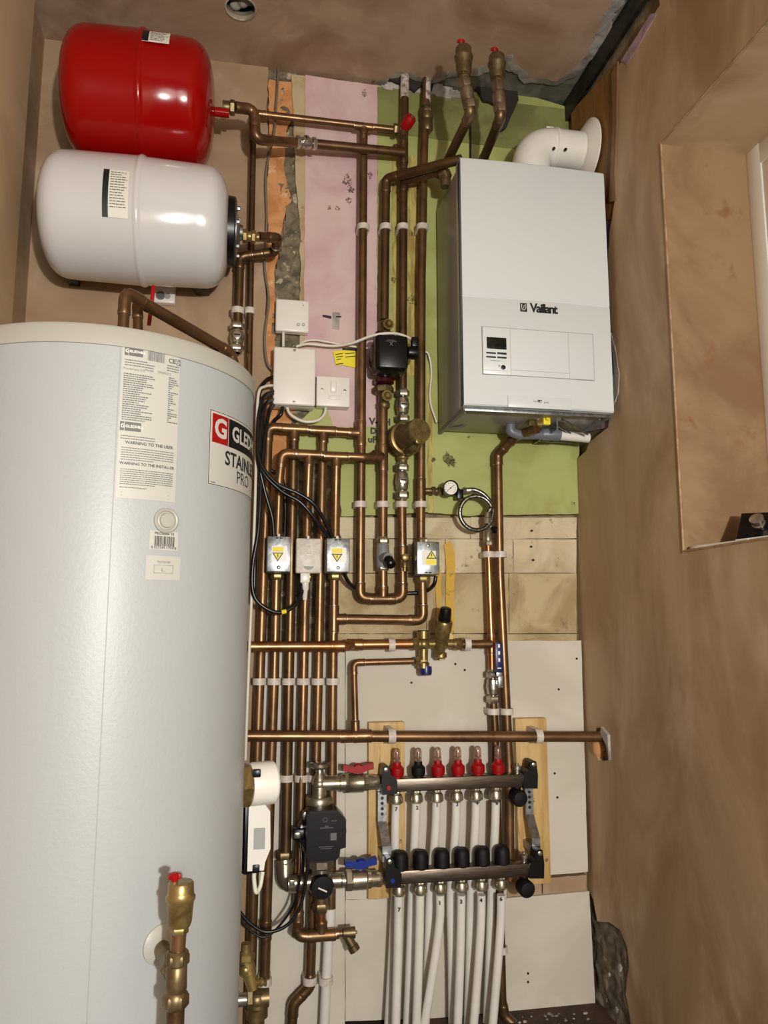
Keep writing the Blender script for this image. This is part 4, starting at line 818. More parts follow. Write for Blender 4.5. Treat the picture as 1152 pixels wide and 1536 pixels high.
# ------------------------------------------------------------------ zone valves
def zone_valve(px0, py0, px1, py1, yf, label, kind, tri='down'):
    a, b = P(px0, py0, yf), P(px1, py1, yf); cx_, cz_ = (a.x+b.x)/2, (a.z+b.z)/2; h = a.z-b.z; w_ = b.x-a.x; cp_ = V((cx_, YA, cz_))
    t = thing('zone_valve', label, 'zone valve', cp_)
    if kind == 'silver':
        cv = obj('actuator_cover', bb(a.x, b.x, yf, yf+.05, b.z, a.z, .0025), 'galvanised', t, 'silver metal cover'); obj('base_plate', bb(a.x-.001, b.x+.001, yf+.046, yf+.062, b.z-.002, a.z+.002, .002), 'dark_steel', t)
        up = 1 if tri == 'up' else -1; ys_ = yf-.0006; zc_ = cz_+.006
        lb = obj('actuator_label', bb(cx_-w_*.3, cx_+w_*.34, ys_, ys_+.001, cz_-h*.22, cz_+h*.22), 'label_white', cv, None, False)
        s = w_*.24; zc_ = cz_+(.03*h*up); zl = zc_+up*.0
        obj('warning_band', bb(cx_-w_*.27 if up < 0 else cx_-w_*.1, cx_+w_*.18 if up < 0 else cx_+w_*.36, ys_-.0006, ys_+.0005, (cz_+h*.06 if up < 0 else cz_-h*.2), (cz_+h*.2 if up < 0 else cz_-h*.04)), 'yellow', lb, None, False)
        tx_ = cx_-w_*.05 if up < 0 else cx_+w_*.14; zb1 = cz_+h*.04 if up < 0 else cz_-h*.02; zt1 = zb1+up*h*.25
        obj('triangle_border', prism([V((tx_-s, ys_-.0008, zb1)), V((tx_+s, ys_-.0008, zb1)), V((tx_, ys_-.0008, zt1))], (0, .0012, 0)), 'ink', lb, None, False)
        k = .68; zc1 = zb1+up*h*.028
        obj('triangle_fill', prism([V((tx_-s*k, ys_-.0012, zc1)), V((tx_+s*k, ys_-.0012, zc1)), V((tx_, ys_-.0012, zb1+up*h*.205))], (0, .0012, 0)), 'yellow', lb, None, False)
        zz = zc1+up*h*.07; q_ = .0016
        obj('bolt_symbol', prism([V((tx_-q_*.2, ys_-.0016, zz+q_*4)), V((tx_+q_*1.3, ys_-.0016, zz+q_*4)), V((tx_+q_*.4, ys_-.0016, zz+q_*.6)), V((tx_+q_*1.4, ys_-.0016, zz+q_*.6)), V((tx_-q_*.6, ys_-.0016, zz-q_*4)), V((tx_, ys_-.0016, zz-q_*.6)), V((tx_-q_*1.2, ys_-.0016, zz-q_*.6))], (0, .0012, 0)), 'ink', lb, None, False)
        obj('cover_screw', lathe((cx_, yf, b.z+h*.13 if up < 0 else a.z-h*.12), NY, [(-.001, .0052), (.0015, .0052), (.0025, .003)], 14), 'chrome', cv)
        zs_ = a.z-h*.05 if up < 0 else b.z+h*.06
        obj('vent_slot', [bb(cx_-.010, cx_-.002, yf-.0004, yf+.001, zs_-.0016, zs_+.0016), bb(cx_+.001, cx_+.009, yf-.0004, yf+.001, zs_-.0016, zs_+.0016)], 'black_matt', cv, None, False)
    else:
        cv = obj('actuator_cover', [bb(a.x, b.x, yf, yf+.045, b.z, a.z, .004, 3)], 'clip_plastic', t, 'off-white plastic cover')
        obj('cover_window', [bb(cx_-.0085, cx_+.0085, yf-.0012, yf+.002, cz_+.0, cz_+h*.33, .001)], 'label_white', cv)
        obj('window_frame_line', [bb(cx_-.0065, cx_+.0065, yf-.0016, yf+.002, cz_+.004, cz_+h*.30, .0005)], 'clip_plastic', cv)
        obj('finger_grip', [prism([V((cx_+.014*math.cos(q), yf-.0004, b.z+h*.2-.01*math.sin(q))) for q in [math.pi*i/10 for i in range(11)]], (0, .002, 0))], 'groove_grey', cv)
        obj('cable_gland', [bb(cx_-.022, cx_+.004, yf+.004, yf+.03, b.z-.026, b.z+.003, .002), lathe((cx_-.008, yf+.017, b.z-.024), NZ, [(0, .011), (.02, .011), (.024, .008), (.05, .006)], 14)], 'white_plastic', t, 'white cable gland')
        obj('base_plate', bb(a.x+.002, b.x-.002, yf+.042, yf+.055, b.z, a.z, .002), 'dark_steel', t)
    obj('valve_body', [lathe(cp_, Z_, [(-h*.5, .012), (-h*.3, .017), (h*.3, .017), (h*.5, .012)], 18), lathe(cp_, NY, [(0, .016), (abs(yf+.05-YA), .014)], 16)], 'brass', t)
    for s in (-1, 1): obj('compression_nut', [hexn(cp_, Z_*s, h*.48, h*.48+.017, .0185), lathe(cp_, Z_*s, [(h*.48+.017, .0165), (h*.48+.021, .0145)], 16)], 'brass', t)
    obj('release_lever', bb(cx_-.004, cx_+.003, yf+.02, yf+.03, a.z-.004, a.z+.009, .001), 'white_plastic', t)
    return t
zone_valve(401, 804, 436, 858, -.125, 'silver zone valve with a faded yellow label, leftmost of three', 'silver')
zone_valve(444.5, 807, 482, 860, -.115, 'off-white plastic zone valve between two silver ones', 'white')
zone_valve(490, 807, 524.5, 858.5, -.125, 'silver zone valve with a crisp yellow triangle, right of the white one', 'silver')
zone_valve(625.5, 812, 659.5, 862, -.125, 'silver zone valve standing apart below the boiler, triangle pointing up', 'silver', 'up')
# ------------------------------------------------------------------ pumps
def qn(p): return V(p)
c = P(583, 541, YA); t = thing('circulator_pump', 'black and dark red circulating pump among the upper pipes', 'pump', c)
cc = P(576, 538, YA)
obj('volute', [ball(cc+V((0, -.01, -.012)), .05, 24, .95), lathe(cc, NY, [(-.03, .03), (.0, .05), (.05, .052), (.06, .045)], 28), lathe(cc+V((0, 0, 0)), Z_, [(-.085, .016), (-.078, .03), (-.066, .03), (-.06, .02), (.06, .02), (.066, .028), (.08, .028), (.086, .016)], 20)], 'dark_red', t, 'dark red pump body')
hc_ = P(587, 529, -.15); Mh = Matrix.Rotation(.0, 3, 'Z')
hd = obj('motor_head', [box(hc_+V((0, .03, 0)), (.096, .075, .108), .014, Mh, 3), box(hc_+V((.004, -.002, 0)), (.086, .02, .098), .006, Mh, 2)], 'black_plastic', t, 'black control head')
obj('plug', [lathe(P(613, 529, -.135), X_, [(-.002, .018), (.012, .02), (.026, .018), (.03, .01)], 16), box(P(622, 514, -.135), (.022, .022, .03), .004)], 'black_plastic', t, 'round black cable plug')
obj('head_mark', [place(txt('X', .014, .0003), P(587, 516, -.1735), X_, Z_), place(rects([(-.016, -.0006, .016, .0006), (-.012, .003, .012, .0042)]), P(587, 512, -.1735), X_, Z_)], 'ink_grey', hd, None, False)
obj('button', lathe(P(577, 546, -.1625), NY, [(0, .005), (.0008, .005)], 14), 'ink_grey', hd)
def pump_valve(px, py, lab, up):
    p = P(px, py, YA); t = thing('pump_valve', lab, 'valve', p); s = 1 if up else -1
    obj('valve_body', [lathe(p, Z_, [(-.032, .0145), (-.026, .019), (-.014, .019), (-.01, .016), (.01, .017), (.02, .016)], 18), lathe(p, (.15, -1, 0), [(0, .012), (.03, .012)], 16)], 'brass_dull', t)
    obj('union_nut', lathe(p, Z_*(1 if not up else -1), [(.014, .017), (.018, .029), (.022, .031), (.034, .031), (.038, .026)], 8), 'brass_dull', t)
    o = obj('spindle_boss', lathe(p, (.15, -1, 0), [(.028, .0165), (.034, .0165), (.034, .012), (.03, .0115), (.03, .007), (.04, .006)], 20), 'brass', t); return t
pump_valve(577.5, 492, 'brass pump valve on top of the black pump', True); pump_valve(575.5, 598, 'brass pump valve below the black pump', False)
# brass pot (dirt separator)
p = P(604, 661, YA); q = P(628.5, 646, -.145); ax = (q-p).normalized(); L = (q-p).length
t = thing('dirt_separator', 'round brass pot on the pipe between two chrome valves', 'separator', p)
obj('pot', lathe(p, ax, [(-.02, .02), (-.012, .045), (0, .052), (.018, .053), (.022, .05)], 40), 'brass_dull', t)
obj('rim_ring', lathe(p, ax, [(.02, .05), (.022, .0525), (.027, .0525), (.029, .049), (.03, .044)], 40), 'brass', t, 'polished brass ring')
obj('pot_neck', lathe(p, ax, [(.028, .045), (L-.012, .037), (L-.008, .036)], 40), 'brass_dull', t)
cpo = obj('pot_cap', lathe(p, ax, [(L-.01, .0345), (L-.006, .036), (L+.004, .036), (L+.007, .034), (L+.0075, 0)], 40), 'brass', t, 'flat brass cap')
obj('cap_screw', lathe(P(627, 661.5, -.155), ax, [(-.004, .009), (.004, .009), (.0055, .006)], 16), 'brass', t)
obj('drain_boss', [lathe(P(619, 673, -.12), ax, [(-.03, .012), (.008, .011), (.012, .008)], 16), hexn(P(619, 673, -.12), ax, .0, .008, .013)], 'brass_dull', t)
obj('pot_tail', [lathe(p, Z_, [(-.075, .0135), (-.06, .0135), (-.056, .017), (.05, .017), (.056, .0145), (.07, .0135)], 18)], 'brass', t)
# bypass valve and small drain
p = P(574, 833, YA); t = thing('bypass_valve', 'grey bypass valve with a black cap above the pipe loop', 'valve', p)
obj('valve_body', [lathe(p, Z_, [(-.045, .014), (-.03, .019), (.0, .02), (.03, .0185), (.036, .015)], 18), lathe(p+V((0, 0, -.008)), (.25, -1, -.1), [(0, .018), (.04, .016)], 18)], 'under_grey', t)
obj('compression_nut', [hexn(p, Z_, .034, .05, .0195), lathe(p, Z_, [(.05, .016), (.055, .0145)], 16)], 'nickel', t); obj('compression_nut', hexn(p, NZ, .03, .044, .0185), 'nickel', t)
obj('cap', lathe(p+V((.008, -.04, -.014)), (.2, -.75, -.62), [(0, .013), (.006, .015), (.03, .0135), (.034, .009)], 12), 'black_plastic', t, 'black cap')
p = P(607.5, 836, -.075); t = thing('drain_cock', 'tiny brass drain cock on the right leg of the loop', 'valve', p)
obj('valve_body', [lathe(p+V((0, .02, 0)), NY, [(0, .006), (.02, .0065), (.022, .0105), (.028, .0105), (.03, .006)], 16), lathe(p+V((0, .004, 0)), NZ, [(0, .006), (.014, .0065), (.016, .008), (.028, .008), (.03, .005), (.04, .005)], 12)], 'brass', t)
# filling loop with gauge
p = P(648, 736, YA); hx(P(640, 736, YA), X_, [('r', .014, .0085), ('h', .012, .0135), ('r', .008, .009), ('h', .01, .013)], 'brass_dull', 'brass_union', 'brass union left of the pressure gauge', 'union')
t = tag(obj('branch_tube', tube([P(633, 736, YA), P(642, 736, YA)], .0075, 12), 'copper'), 'stub of thin copper between the riser and the gauge', 'pipe')
g = P(676.5, 734, -.075); t = thing('pressure_gauge', 'round black pressure gauge with a white face', 'gauge', g)
obj('gauge_case', [lathe(P(676, 732, -.095), NY, [(-.03, .018), (0, .0235), (.004, .0235), (.005, .0205), (.003, .02), (.002, 0)], 32), lathe(P(664, 737, YA), X_, [(0, .012), (.05, .012)], 16), box(P(689, 742, -.05), (.02, .025, .03), .003)], 'black_plastic', t)
gf = obj('gauge_face', lathe(P(676, 732, -.0985), NY, [(0, .0195), (.0006, .0195), (.0007, 0)], 32), 'label_white', t)
fc = P(676, 732, -.0998); tk = []
for i in range(11):
    a = math.radians(225-27*i); tk.append(box(fc+V((.0155*math.cos(a), 0, .0155*math.sin(a))), (.004, .0006, .0009), 0, Matrix.Rotation(-a, 3, 'Y')))
obj('gauge_ticks', tk, 'ink', gf, None, False); obj('needle', [box(fc, (.028, .0008, .0014), 0, Matrix.Rotation(-math.radians(40), 3, 'Y')), lathe(fc, NY, [(0, .0022), (.001, .0022)], 10)], 'ink', gf)
obj('loop_coupling', [hexn(P(694, 736, -.06), X_, 0, .01, .011), lathe(P(694, 736, -.06), X_, [(.01, .008), (.02, .0085), (.022, .0065), (.034, .0065)], 14)], 'nickel', t)
hose = thing('filling_hose', 'coiled braided steel filling hose beside the boiler pipe', 'hose', P(713, 769, -.07))
cen = P(713.5, 769.5, -.075); Rr = px2m(27, -.075)
pts = [P(701, 735.5, -.06), P(712, 735, -.066), P(726, 742, -.07), P(738, 758, -.072)]
for i in range(1, 15):
    a = math.radians(12-i*25); yy_ = -.074-.0009*i; rr2 = Rr-.002*i/6; pts.append(V((cen.x+rr2*math.cos(a), yy_, cen.z+rr2*math.sin(a))))
pts += [P(735, 764, -.088), P(731.5, 772, -.082), P(731, 782, -.075)]
obj('braided_hose', tube(crv(pts, 6), .0068, 12), 'braid', hose)
obj('end_ferrule', [tube([P(699, 735.5, -.06), P(707, 735, -.062)], .0082, 14), lathe(P(732, 768, -.084), P(731, 782, -.075)-P(732, 768, -.084), [(0, .008), (.014, .0085), (.016, .0105), (.032, .0105), (.034, .008)], 8)], 'nickel', hose, 'crimped steel ends')
p = P(731.5, 802, YA); t = thing('filling_valve', 'small nickel valve at the lower end of the coiled hose', 'valve', p)
obj('valve_body', [lathe(p, Z_, [(-.034, .012), (-.02, .0115), (-.018, .014), (.01, .014), (.014, .011), (.04, .010)], 16), hexn(p, Z_, -.034, -.016, .0155), hexn(p, Z_, .02, .034, .0145)], 'nickel', t)
obj('handle', [lathe(P(737, 795, YA), (1, -.6, 0), [(0, .007), (.006, .011), (.018, .010), (.02, .004)], 12)], 'black_plastic', t, 'black tap knob')
# ------------------------------------------------------------------ brass valve group
ym = -.06
p = P(635, 966, ym); t = thing('inlet_valve_group', 'brass pressure valve group with black knob and blue cap', 'valve', p)
e0, e1 = P(620, 966, ym), P(690, 966, ym)
obj('valve_body', [lathe(e0, X_, [(0, .013), ((e1-e0).x, .013)], 18), ball(p, .02), lathe(p, NZ, [(0, .014), (.05, .013), (.054, .017), (.068, .017)], 18), ball(P(662, 966, ym), .021), lathe(P(638.5, 993, ym), NX, [(0, .012), (.022, .012)], 14)], 'brass', t)
for q, d_ in ((e0, X_), (e1, NX)): obj('compression_nut', [hexn(q, d_, -.004, .014, .0195), lathe(q, d_, [(.014, .016), (.022, .016)], 18)], 'brass', t)
obj('compression_nut', [hexn(P(626, 991.5, ym), X_, -.006, .008, .0145), lathe(P(626, 991.5, ym), X_, [(.008, .013), (.024, .013)], 16)], 'brass', t)
obj('top_plug', [lathe(p, Z_, [(0, .014), (.014, .014), (.016, .019), (.036, .019), (.037, .017)], 24)], 'brass', t); obj('plug_face', lathe(p, Z_, [(.0365, .0175), (.039, .0175)], 20), 'black_matt', t)
q0 = P(660, 975, ym-.01); q1 = P(666.5, 930, ym-.045); ax = (q1-q0).normalized(); L = (q1-q0).length
obj('regulator_bonnet', lathe(q0, ax, [(-.01, .012), (.01, .0155), (.035, .0165), (.038, .021), (.058, .022), (.06, .024), (L-.006, .025), (L-.002, .023), (L, .014)], 28), 'brass', t)
obj('regulator_knob', lathe(q0, ax, [(L-.002, .0175), (L+.004, .019), (L+.03, .0165), (L+.036, .015), (L+.038, .01)], 10), 'black_plastic', t, 'black adjusting knob')
obj('bottom_plug', [lathe(P(661, 972, ym), NZ, [(0, .013), (.012, .013), (.014, .018), (.026, .018), (.03, .013)], 20), hexn(P(661, 972, ym), NZ, .028, .034, .012)], 'brass', t)
obj('side_lug', prism([P(674, 945, ym), P(682, 958, ym), P(676, 960, ym), P(668, 958, ym)], (0, .006, 0)), 'brass', t)
obj('relief_cap', lathe(P(638.5, 1000, ym), (.0, -.15, -1), [(0, .018), (.016, .018), (.024, .0155), (.025, .012)], 12), 'navy_plastic', t, 'dark blue cap')
# blue lever valve
p = P(739, 1030, YA); t = ball_valve(p, Z_, (1, -.35, 0), .1, .0175, 'chrome', 'chrome lever valve with a long blue handle', 'lever_valve', slot=False)
obj('spindle', lathe(p, (1, -.35, 0), [(.01, .009), (.022, .009), (.024, .005), (.03, .005)], 14), 'chrome', t)
s0, s1 = P(747.5, 963, -.085), P(747.5, 1009, -.085)
obj('lever', [bb(s0.x-.011, s0.x+.0115, -.089, -.081, s1.z, s0.z, .003)], 'navy_plastic', t, 'dark blue lever sleeve'); obj('lever_arm', [bb(s0.x-.008, s0.x+.010, -.087, -.084, s1.z-.012, s1.z+.006, .001), bb(s0.x-.003, s0.x+.012, -.087, -.06, s1.z-.04, s1.z-.008, .002)], 'galvanised', t)
obj('lever_print', [bb(s0.x-.003, s0.x+.003, -.0896, -.088, s0.z-.02*k-.016, s0.z-.02*k-.006) for k in range(3)]+[bb(s0.x-.006, s0.x+.006, -.0896, -.088, s0.z-.076, s0.z-.073)], 'label_white', t, None, False)
# ------------------------------------------------------------------ battens
def batten(px0, py0, px1, py1, lab):
    a, b = P(px0, py0, -.03), P(px1, py1, -.03); t = tag(obj('timber_batten', bb(a.x, b.x, -.03, -.004, b.z, a.z, .002), 'timber'), lab, 'batten'); return t
b1 = batten(553, 1084, 608, 1346, 'pale timber batten behind the left end of the manifold'); b2 = batten(773, 1078, 827, 1325, 'pale timber batten behind the right end of the manifold')
for px, py in ((800, 1200), (820, 1290), (583, 1236), (600, 1262)):
    l = P(px, py, -.0302); obj('knot', lathe(l, NY, [(-.001, .006), (.0006, .0055), (.0006, 0)], 14), 'brown_stain', b2 if px > 700 else b1)
# ------------------------------------------------------------------ underfloor manifold
mf = thing('underfloor_manifold', 'steel underfloor heating manifold with two bars on timber battens', 'manifold', P(690, 1240, -.06))
y1f, y2f = -.095, -.13
def bar(pl, pr_, yf, dep, mt):
    a, b = P(*pl, yf), P(*pr_, yf); zc_ = (a.z+b.z)/2; h = px2m(18, yf); return obj('bar', bb(a.x, b.x, yf, yf+dep, zc_-h/2, zc_+h/2, .003), 'steel', mf), a.x, b.x, zc_, h
_, ax0, ax1, az, ah = bar((588, 1179.5), (790, 1170), y1f, .034, mf)
_, bx0, bx1, bz_, bh = bar((594, 1319.5), (799, 1303), y2f, .034, mf)
def holder(x, z, yf, side, lab):
    pts = [(-.022, .016), (-.02, .034), (-.018, .052), (-.008, .056), (0, .05), (.004, .03), (.018, .02), (.022, .012), (.022, -.02), (-.02, -.022)]
    if side > 0: pts = [(-p_[0], p_[1]) for p_ in pts]
    o = obj('bar_holder', prism([V((x+u, yf-.006, z+v*1.0)) for u, v in pts], (0, .044, 0)), 'black_plastic', mf, lab)
    obj('screw', lathe((x+(-.01 if side < 0 else .01), yf-.006, z+.044), NY, [(-.001, .006), (.002, .006), (.003, .003)], 12), 'chrome', o); return o
h1 = holder(ax0-.008, az, y1f, -1, None); h2 = holder(bx0-.008, bz_, y2f, -1, None); h3 = holder(ax1+.01, az, y1f, 1, None); h4 = holder(bx1+.01, bz_, y2f, 1, None)
obj('flow_badge', lathe((ax0-.01, y1f-.0065, az-.004), NY, [(0, .006), (.0008, .006)], 18), 'red_plastic', h1, 'small red badge'); obj('return_badge', lathe((bx0-.01, y2f-.0065, bz_-.004), NY, [(0, .006), (.0008, .006)], 18), 'blue_plastic', h2, 'small blue badge')
for sx0, sx1, nm_ in ((ax0-.022, bx0-.02, 'l'), (ax1+.018, bx1+.022, 'r')):
    w_ = .024; z_a, z_b = az-.02, bz_+.05; zm_ = (z_a+z_b)/2; path = [(sx0, y1f+.03, z_a), (sx0, y1f+.03, zm_), (sx1, y2f+.025, zm_-.055), (sx1, y2f+.025, z_b)]; vs = []; fs = []
    for (x, y, z) in path:
        for dx, dy in ((-w_/2, 0), (w_/2, 0), (w_/2, .003), (-w_/2, .003)): vs.append(V((x+dx, y+dy, z)))
    for i in range(3):
        for k in range(4): fs.append((i*4+k, i*4+(k+1) % 4, i*4+4+(k+1) % 4, i*4+4+k))
    bk = obj('hanging_bracket', (vs, fs), 'galvanised', mf, None, False)
    obj('bracket_hole', [lathe((sx0, y1f+.0295, z_a-.018-.014*k), NY, [(0, .0045), (.0006, .0045)], 12) for k in range(4)], 'dark_steel', bk)
    obj('bracket_foot', [bb(sx0-.012, sx0+.012, y1f+.03, -.03, z_a-.002, z_a+.02), bb(sx1-.012, sx1+.012, y2f+.025, -.03, z_b-.015, z_b+.005)], 'galvanised', bk)
fx = [595.5, 627.5, 657, 687, 717, 747.3]; bxs = [594, 624, 654.6, 684.5, 714, 743.6]; capx = [600.4, 631, 663, 693, 723.5, 753.5]; lowx = [598, 630, 660, 692, 722, 751.5]
nm6 = ['leftmost', 'second', 'third', 'fourth', 'fifth', 'rightmost']
for i in range(6):
    yy_ = y1f+.017; c = P(fx[i], 1160, yy_); c.z = az+ah/2
    red = i != 1
    fm = obj('flow_meter', lathe(c, Z_, [(-.002, .013), (.003, .013), (.004, .0175), (.012, .0195), (.026, .0195), (.03, .015), (.034, .0115), (.042, .011)], 20), 'red_plastic' if red else 'black_matt', mf, None if red else 'flow meter with a black collar')
    obj('sight_glass', lathe(c, Z_, [(.04, .0098), (.07, .0095), (.076, .0075), (.079, .003)], 16), 'sight_glass', fm); obj('meter_float', [lathe(c, Z_, [(.03, .0035), (.068, .003)], 8), ring(c, Z_, .003, .0075, .05, .053, 12)], 'red_plastic' if red else 'dark_red', fm)
    cb_ = P(bxs[i], 1190, yy_); cb_.z = az-ah/2
    obj('tube_connector', [lathe(cb_, NZ, [(-.001, .0115), (.008, .0115), (.01, .0165), (.02, .0195), (.03, .0195), (.034, .0145)], 20), hexn(cb_, NZ, .0, .01, .013)], 'nickel', mf)
    yy2 = y2f+.017; cc_ = P(capx[i], 1300, yy2); cc_.z = bz_+bh/2
    obj('valve_cap', lathe(cc_, Z_, [(-.002, .018), (.002, .0215), (.03, .0215), (.04, .0195), (.046, .014), (.047, 0)], 28), 'black_matt', mf)
    cd_ = P(lowx[i], 1330, yy2); cd_.z = bz_-bh/2
    obj('tube_connector', [lathe(cd_, NZ, [(-.001, .0115), (.006, .0115), (.008, .0165), (.018, .0195), (.026, .0195), (.032, .0145)], 20), hexn(cd_, NZ, .0, .01, .013)], 'nickel', mf)
for (x, z, yf) in ((ax1-.022, az+ah/2, y1f+.017), (bx1-.018, bz_+bh/2, y2f+.017)):
    obj('bleed_valve', [lathe((x, yf, z), Z_, [(-.001, .008), (.01, .008), (.012, .0135), (.02, .0135), (.023, .009), (.023, .005), (.028, .005)], 16)], 'chrome', mf)
for (x, z, yf) in ((ax1-.024, az-ah/2, y1f+.017), (bx1-.02, bz_-bh/2, y2f+.017)):
    obj('drain_valve', [lathe((x, yf, z), NZ, [(-.001, .012), (.02, .012)], 16), lathe((x-.004, yf+.01, z-.026), (.05, -1, -.05), [(0, .016), (.01, .022), (.04, .023), (.046, .019), (.048, .008)], 24)], 'black_matt', mf, 'black drain cap')
# white tubes
up_bot = [583, 611, 638, 679, 702, 730.5]; lo_bot = [593.5, 624.5, 637, 686.5, 710.5, 739]
up_mid = [595.5, 621, 648, 679, 709, 740]; 
for i in range(6):
    s = P(bxs[i], 1203, y1f+.017); a = [s, P(bxs[i]-1, 1240, -.075), P(bxs[i]*.55+up_mid[i]*.45-2.2, 1290, -.062), P(up_mid[i]-3, 1345, -.055), P((up_mid[i]+up_bot[i])/2-1, 1440, -.05)]
    e = P(up_bot[i], 1536, -.05); e2 = V((e.x-.002, -.05, .0)); 
    tag(obj('heating_tube', tube(crv(a+[e, e2], 6), px2m(12.3, -.06)/2, 14), 'pex_white'), 'white tube under the %s flow meter, passing behind the lower bar' % nm6[i], 'tube', 'white tubes from the upper bar')
    s = P(lowx[i], 1342, y2f+.017); b = [s, P(lowx[i]-.5, 1380, y2f+.02), P((lowx[i]*1.3+lo_bot[i]*.7)/2, 1440, y2f+.022)]; e = P(lo_bot[i], 1536, y2f+.02); e2 = V((e.x-.004, e.y, 0))
    tag(obj('heating_tube', tube(crv(b+[e, e2], 6), px2m(12.3, -.1)/2, 14), 'pex_white'), 'white tube from the %s connector of the lower bar down to the floor' % nm6[i], 'tube', 'white tubes from the lower bar')
# pen numbers on the tubes
pen = [('7', 594.5, 1214, 0, 0), ('2', 626, 1212, 1, 0), ('1', 656, 1208, 2, 0), ('3', 686, 1207, 3, 0), ('4', 716, 1205, 4, 0), ('6', 745.5, 1205, 5, 0), ('7', 599, 1365, 0, 1), ('1', 660, 1355, 2, 1), ('3', 692, 1353, 3, 1), ('4', 722, 1351, 4, 1), ('6', 752, 1349, 5, 1)]
tubes = [o for o in bpy.data.objects if o.name.startswith('heating_tube')]
tubes.sort(key=lambda o: (0 if 'under' in o['label'] else 1, nm6.index([n_ for n_ in nm6 if n_ in o['label']][0])))
for s_, px, py, i, low_ in pen:
    yy_ = -.13 if low_ else -.094
    obj('pen_number', place(txt(s_, .014, .0004), P(px, py, yy_), X_, Z_), 'ink', tubes[i+6*low_], None, False)
# ball valves with butterfly handles
def bvalve(px0, px1, py, yy_, hpx, hpy, mh, lab, hl):
    a, b = P(px0, py, yy_), P(px1, py, yy_); b.z = a.z; L = (b-a).length; t = thing('ball_valve', lab, 'valve', a.lerp(b, .5)); f = L/1.0
    obj('valve_body', [lathe(a, X_, [(0, .016), (L*.1, .0165), (L*.12, .021), (L*.2, .021), (L*.22, .0225), (L*.26, .026), (L*.6, .026), (L*.64, .022), (L*.9, .02), (L, .018)], 24)], 'nickel', t)
    obj('union_nut', [hexn(a, X_, L*.08, L*.26, .027), hexn(a, X_, L*.62, L*.74, .0235), hexn(a, X_, L*.84, L, .0215)], 'nickel', t)
    c = V((P(hpx, hpy, yy_).x, yy_, a.z)); zt1 = P(hpx, hpy, yy_-.01).z
    obj('stem', lathe(c, Z_, [(.015, .008), (zt1-c.z, .008)], 12), 'nickel', t)
    k = .0425; w1 = [(-k, .010), (-k*.5, .008), (-.012, .006), (0, .011), (.012, .006), (k*.5, .011), (k, .014), (k, -.002), (k*.5, -.006), (.010, -.012), (-.010, -.012), (-k*.5, -.008), (-k, -.004)]
    obj('handle', [prism([V((c.x+u, yy_-.016, zt1+v)) for u, v in w1], (0, .026, 0)), lathe((c.x, yy_-.003, zt1-.01), Z_, [(0, .012), (.02, .011), (.023, .006)], 14)], mh, t, hl); return t
bvalve(508, 568, 1175, y1f+.017, 536.5, 1153, 'red_plastic', 'ball valve with a red butterfly handle feeding the upper bar', 'red butterfly handle')
bvalve(513, 572, 1321, y2f+.017, 540.5, 1296, 'blue_plastic', 'ball valve with a blue butterfly handle on the lower bar', 'blue butterfly handle')
# mixing pump set
yp = -.09; c = P(479, 1176, yp); t = thing('mixing_pump_set', 'nickel and black underfloor pump set left of the manifold', 'pump', P(481, 1250, yp))
obj('upper_tee', [lathe(c, Z_, [(-.045, .02), (-.01, .02), (.02, .0165), (.028, .011), (.04, .011)], 20), ball(c, .021), lathe(c, X_, [(0, .019), (.055, .019), (.056, .0225), (.07, .0225)], 20)], 'nickel', t)
obj('vent_wheel', lathe(c, Z_, [(.038, .012), (.043, .023), (.047, .0275), (.054, .0275), (.057, .022), (.058, 0)], 28), 'chrome', t, 'chrome hand wheel')
obj('union_nut', hexn(P(478.5, 1201, yp), Z_, -.018, .012, .038, n=8), 'nickel', t); obj('union_nut', hexn(P(481, 1294, yp), Z_, -.012, .012, .036, n=8), 'nickel', t)
obj('pump_flange', [bb(P(452, 1222, -.1).x, P(504, 1222, -.1).x, -.125, -.09, P(480, 1228, -.1).z, P(480, 1214, -.1).z, .008), lathe(P(459, 1223, -.126), NY, [(-.01, .009), (.002, .009), (.003, .006)], 14)], 'galvanised', t, 'silver pump flange')
obj('gasket', lathe(P(479, 1210, yp), Z_, [(-.01, .031), (.004, .031)], 24), 'black_matt', t)
pc = P(482, 1248, yp)
obj('pump_volute', [lathe(pc+V((0, .03, 0)), NY, [(.012, .03), (.016, .062), (.03, .068), (.042, .06)], 32), lathe(pc, Z_, [(-.085, .026), (.08, .026)], 18)], 'galvanised', t, 'silver pump casing')
hd = V((P(489, 1252, -.16).x, 0, P(489, 1252, -.16).z)); hw_, hh_ = px2m(54, -.15)/2, px2m(66, -.15)/2; hl_o = [(-hw_*.85, hh_), (hw_*.55, hh_), (hw_*.75, hh_*.82), (hw_, hh_*.6), (hw_, -hh_*.5), (hw_*.72, -hh_*.56), (hw_*.68, -hh_*.85), (hw_*.5, -hh_), (-hw_*.7, -hh_), (-hw_, -hh_*.8), (-hw_, hh_*.8)]
hdd = obj('motor_head', [prism([V((hd.x+u, -.17, hd.z+v)) for u, v in hl_o], (0, .075, 0)), prism([V((hd.x+u*.93, -.173, hd.z+v*.93)) for u, v in hl_o], (0, .01, 0))], 'black_plastic', t, 'black pump head', False)
obj('head_print', [place(rects([(-.017, -.0005, .017, .0011), (-.004, .003, -.001, .006), (.001, .003, .004, .006), (-.02, -.047, .018, -.0455), (-.016, -.051, .014, -.0498), (.012, .016, .018, .018), (.02, .016, .026, .018)]), V((hd.x, -.1745, hd.z+.02)), X_, Z_), ring(V((hd.x-.004, -.1735, hd.z+.04)), NY, .005, .006, 0, .0008, 14)], 'ink_grey', hdd, None, False)
obj('label_square', place(rects([(-.008, -.009, .008, .009)]), V((hd.x+.018, -.1745, hd.z-.002)), X_, Z_), 'ink_grey', hdd, None, False)
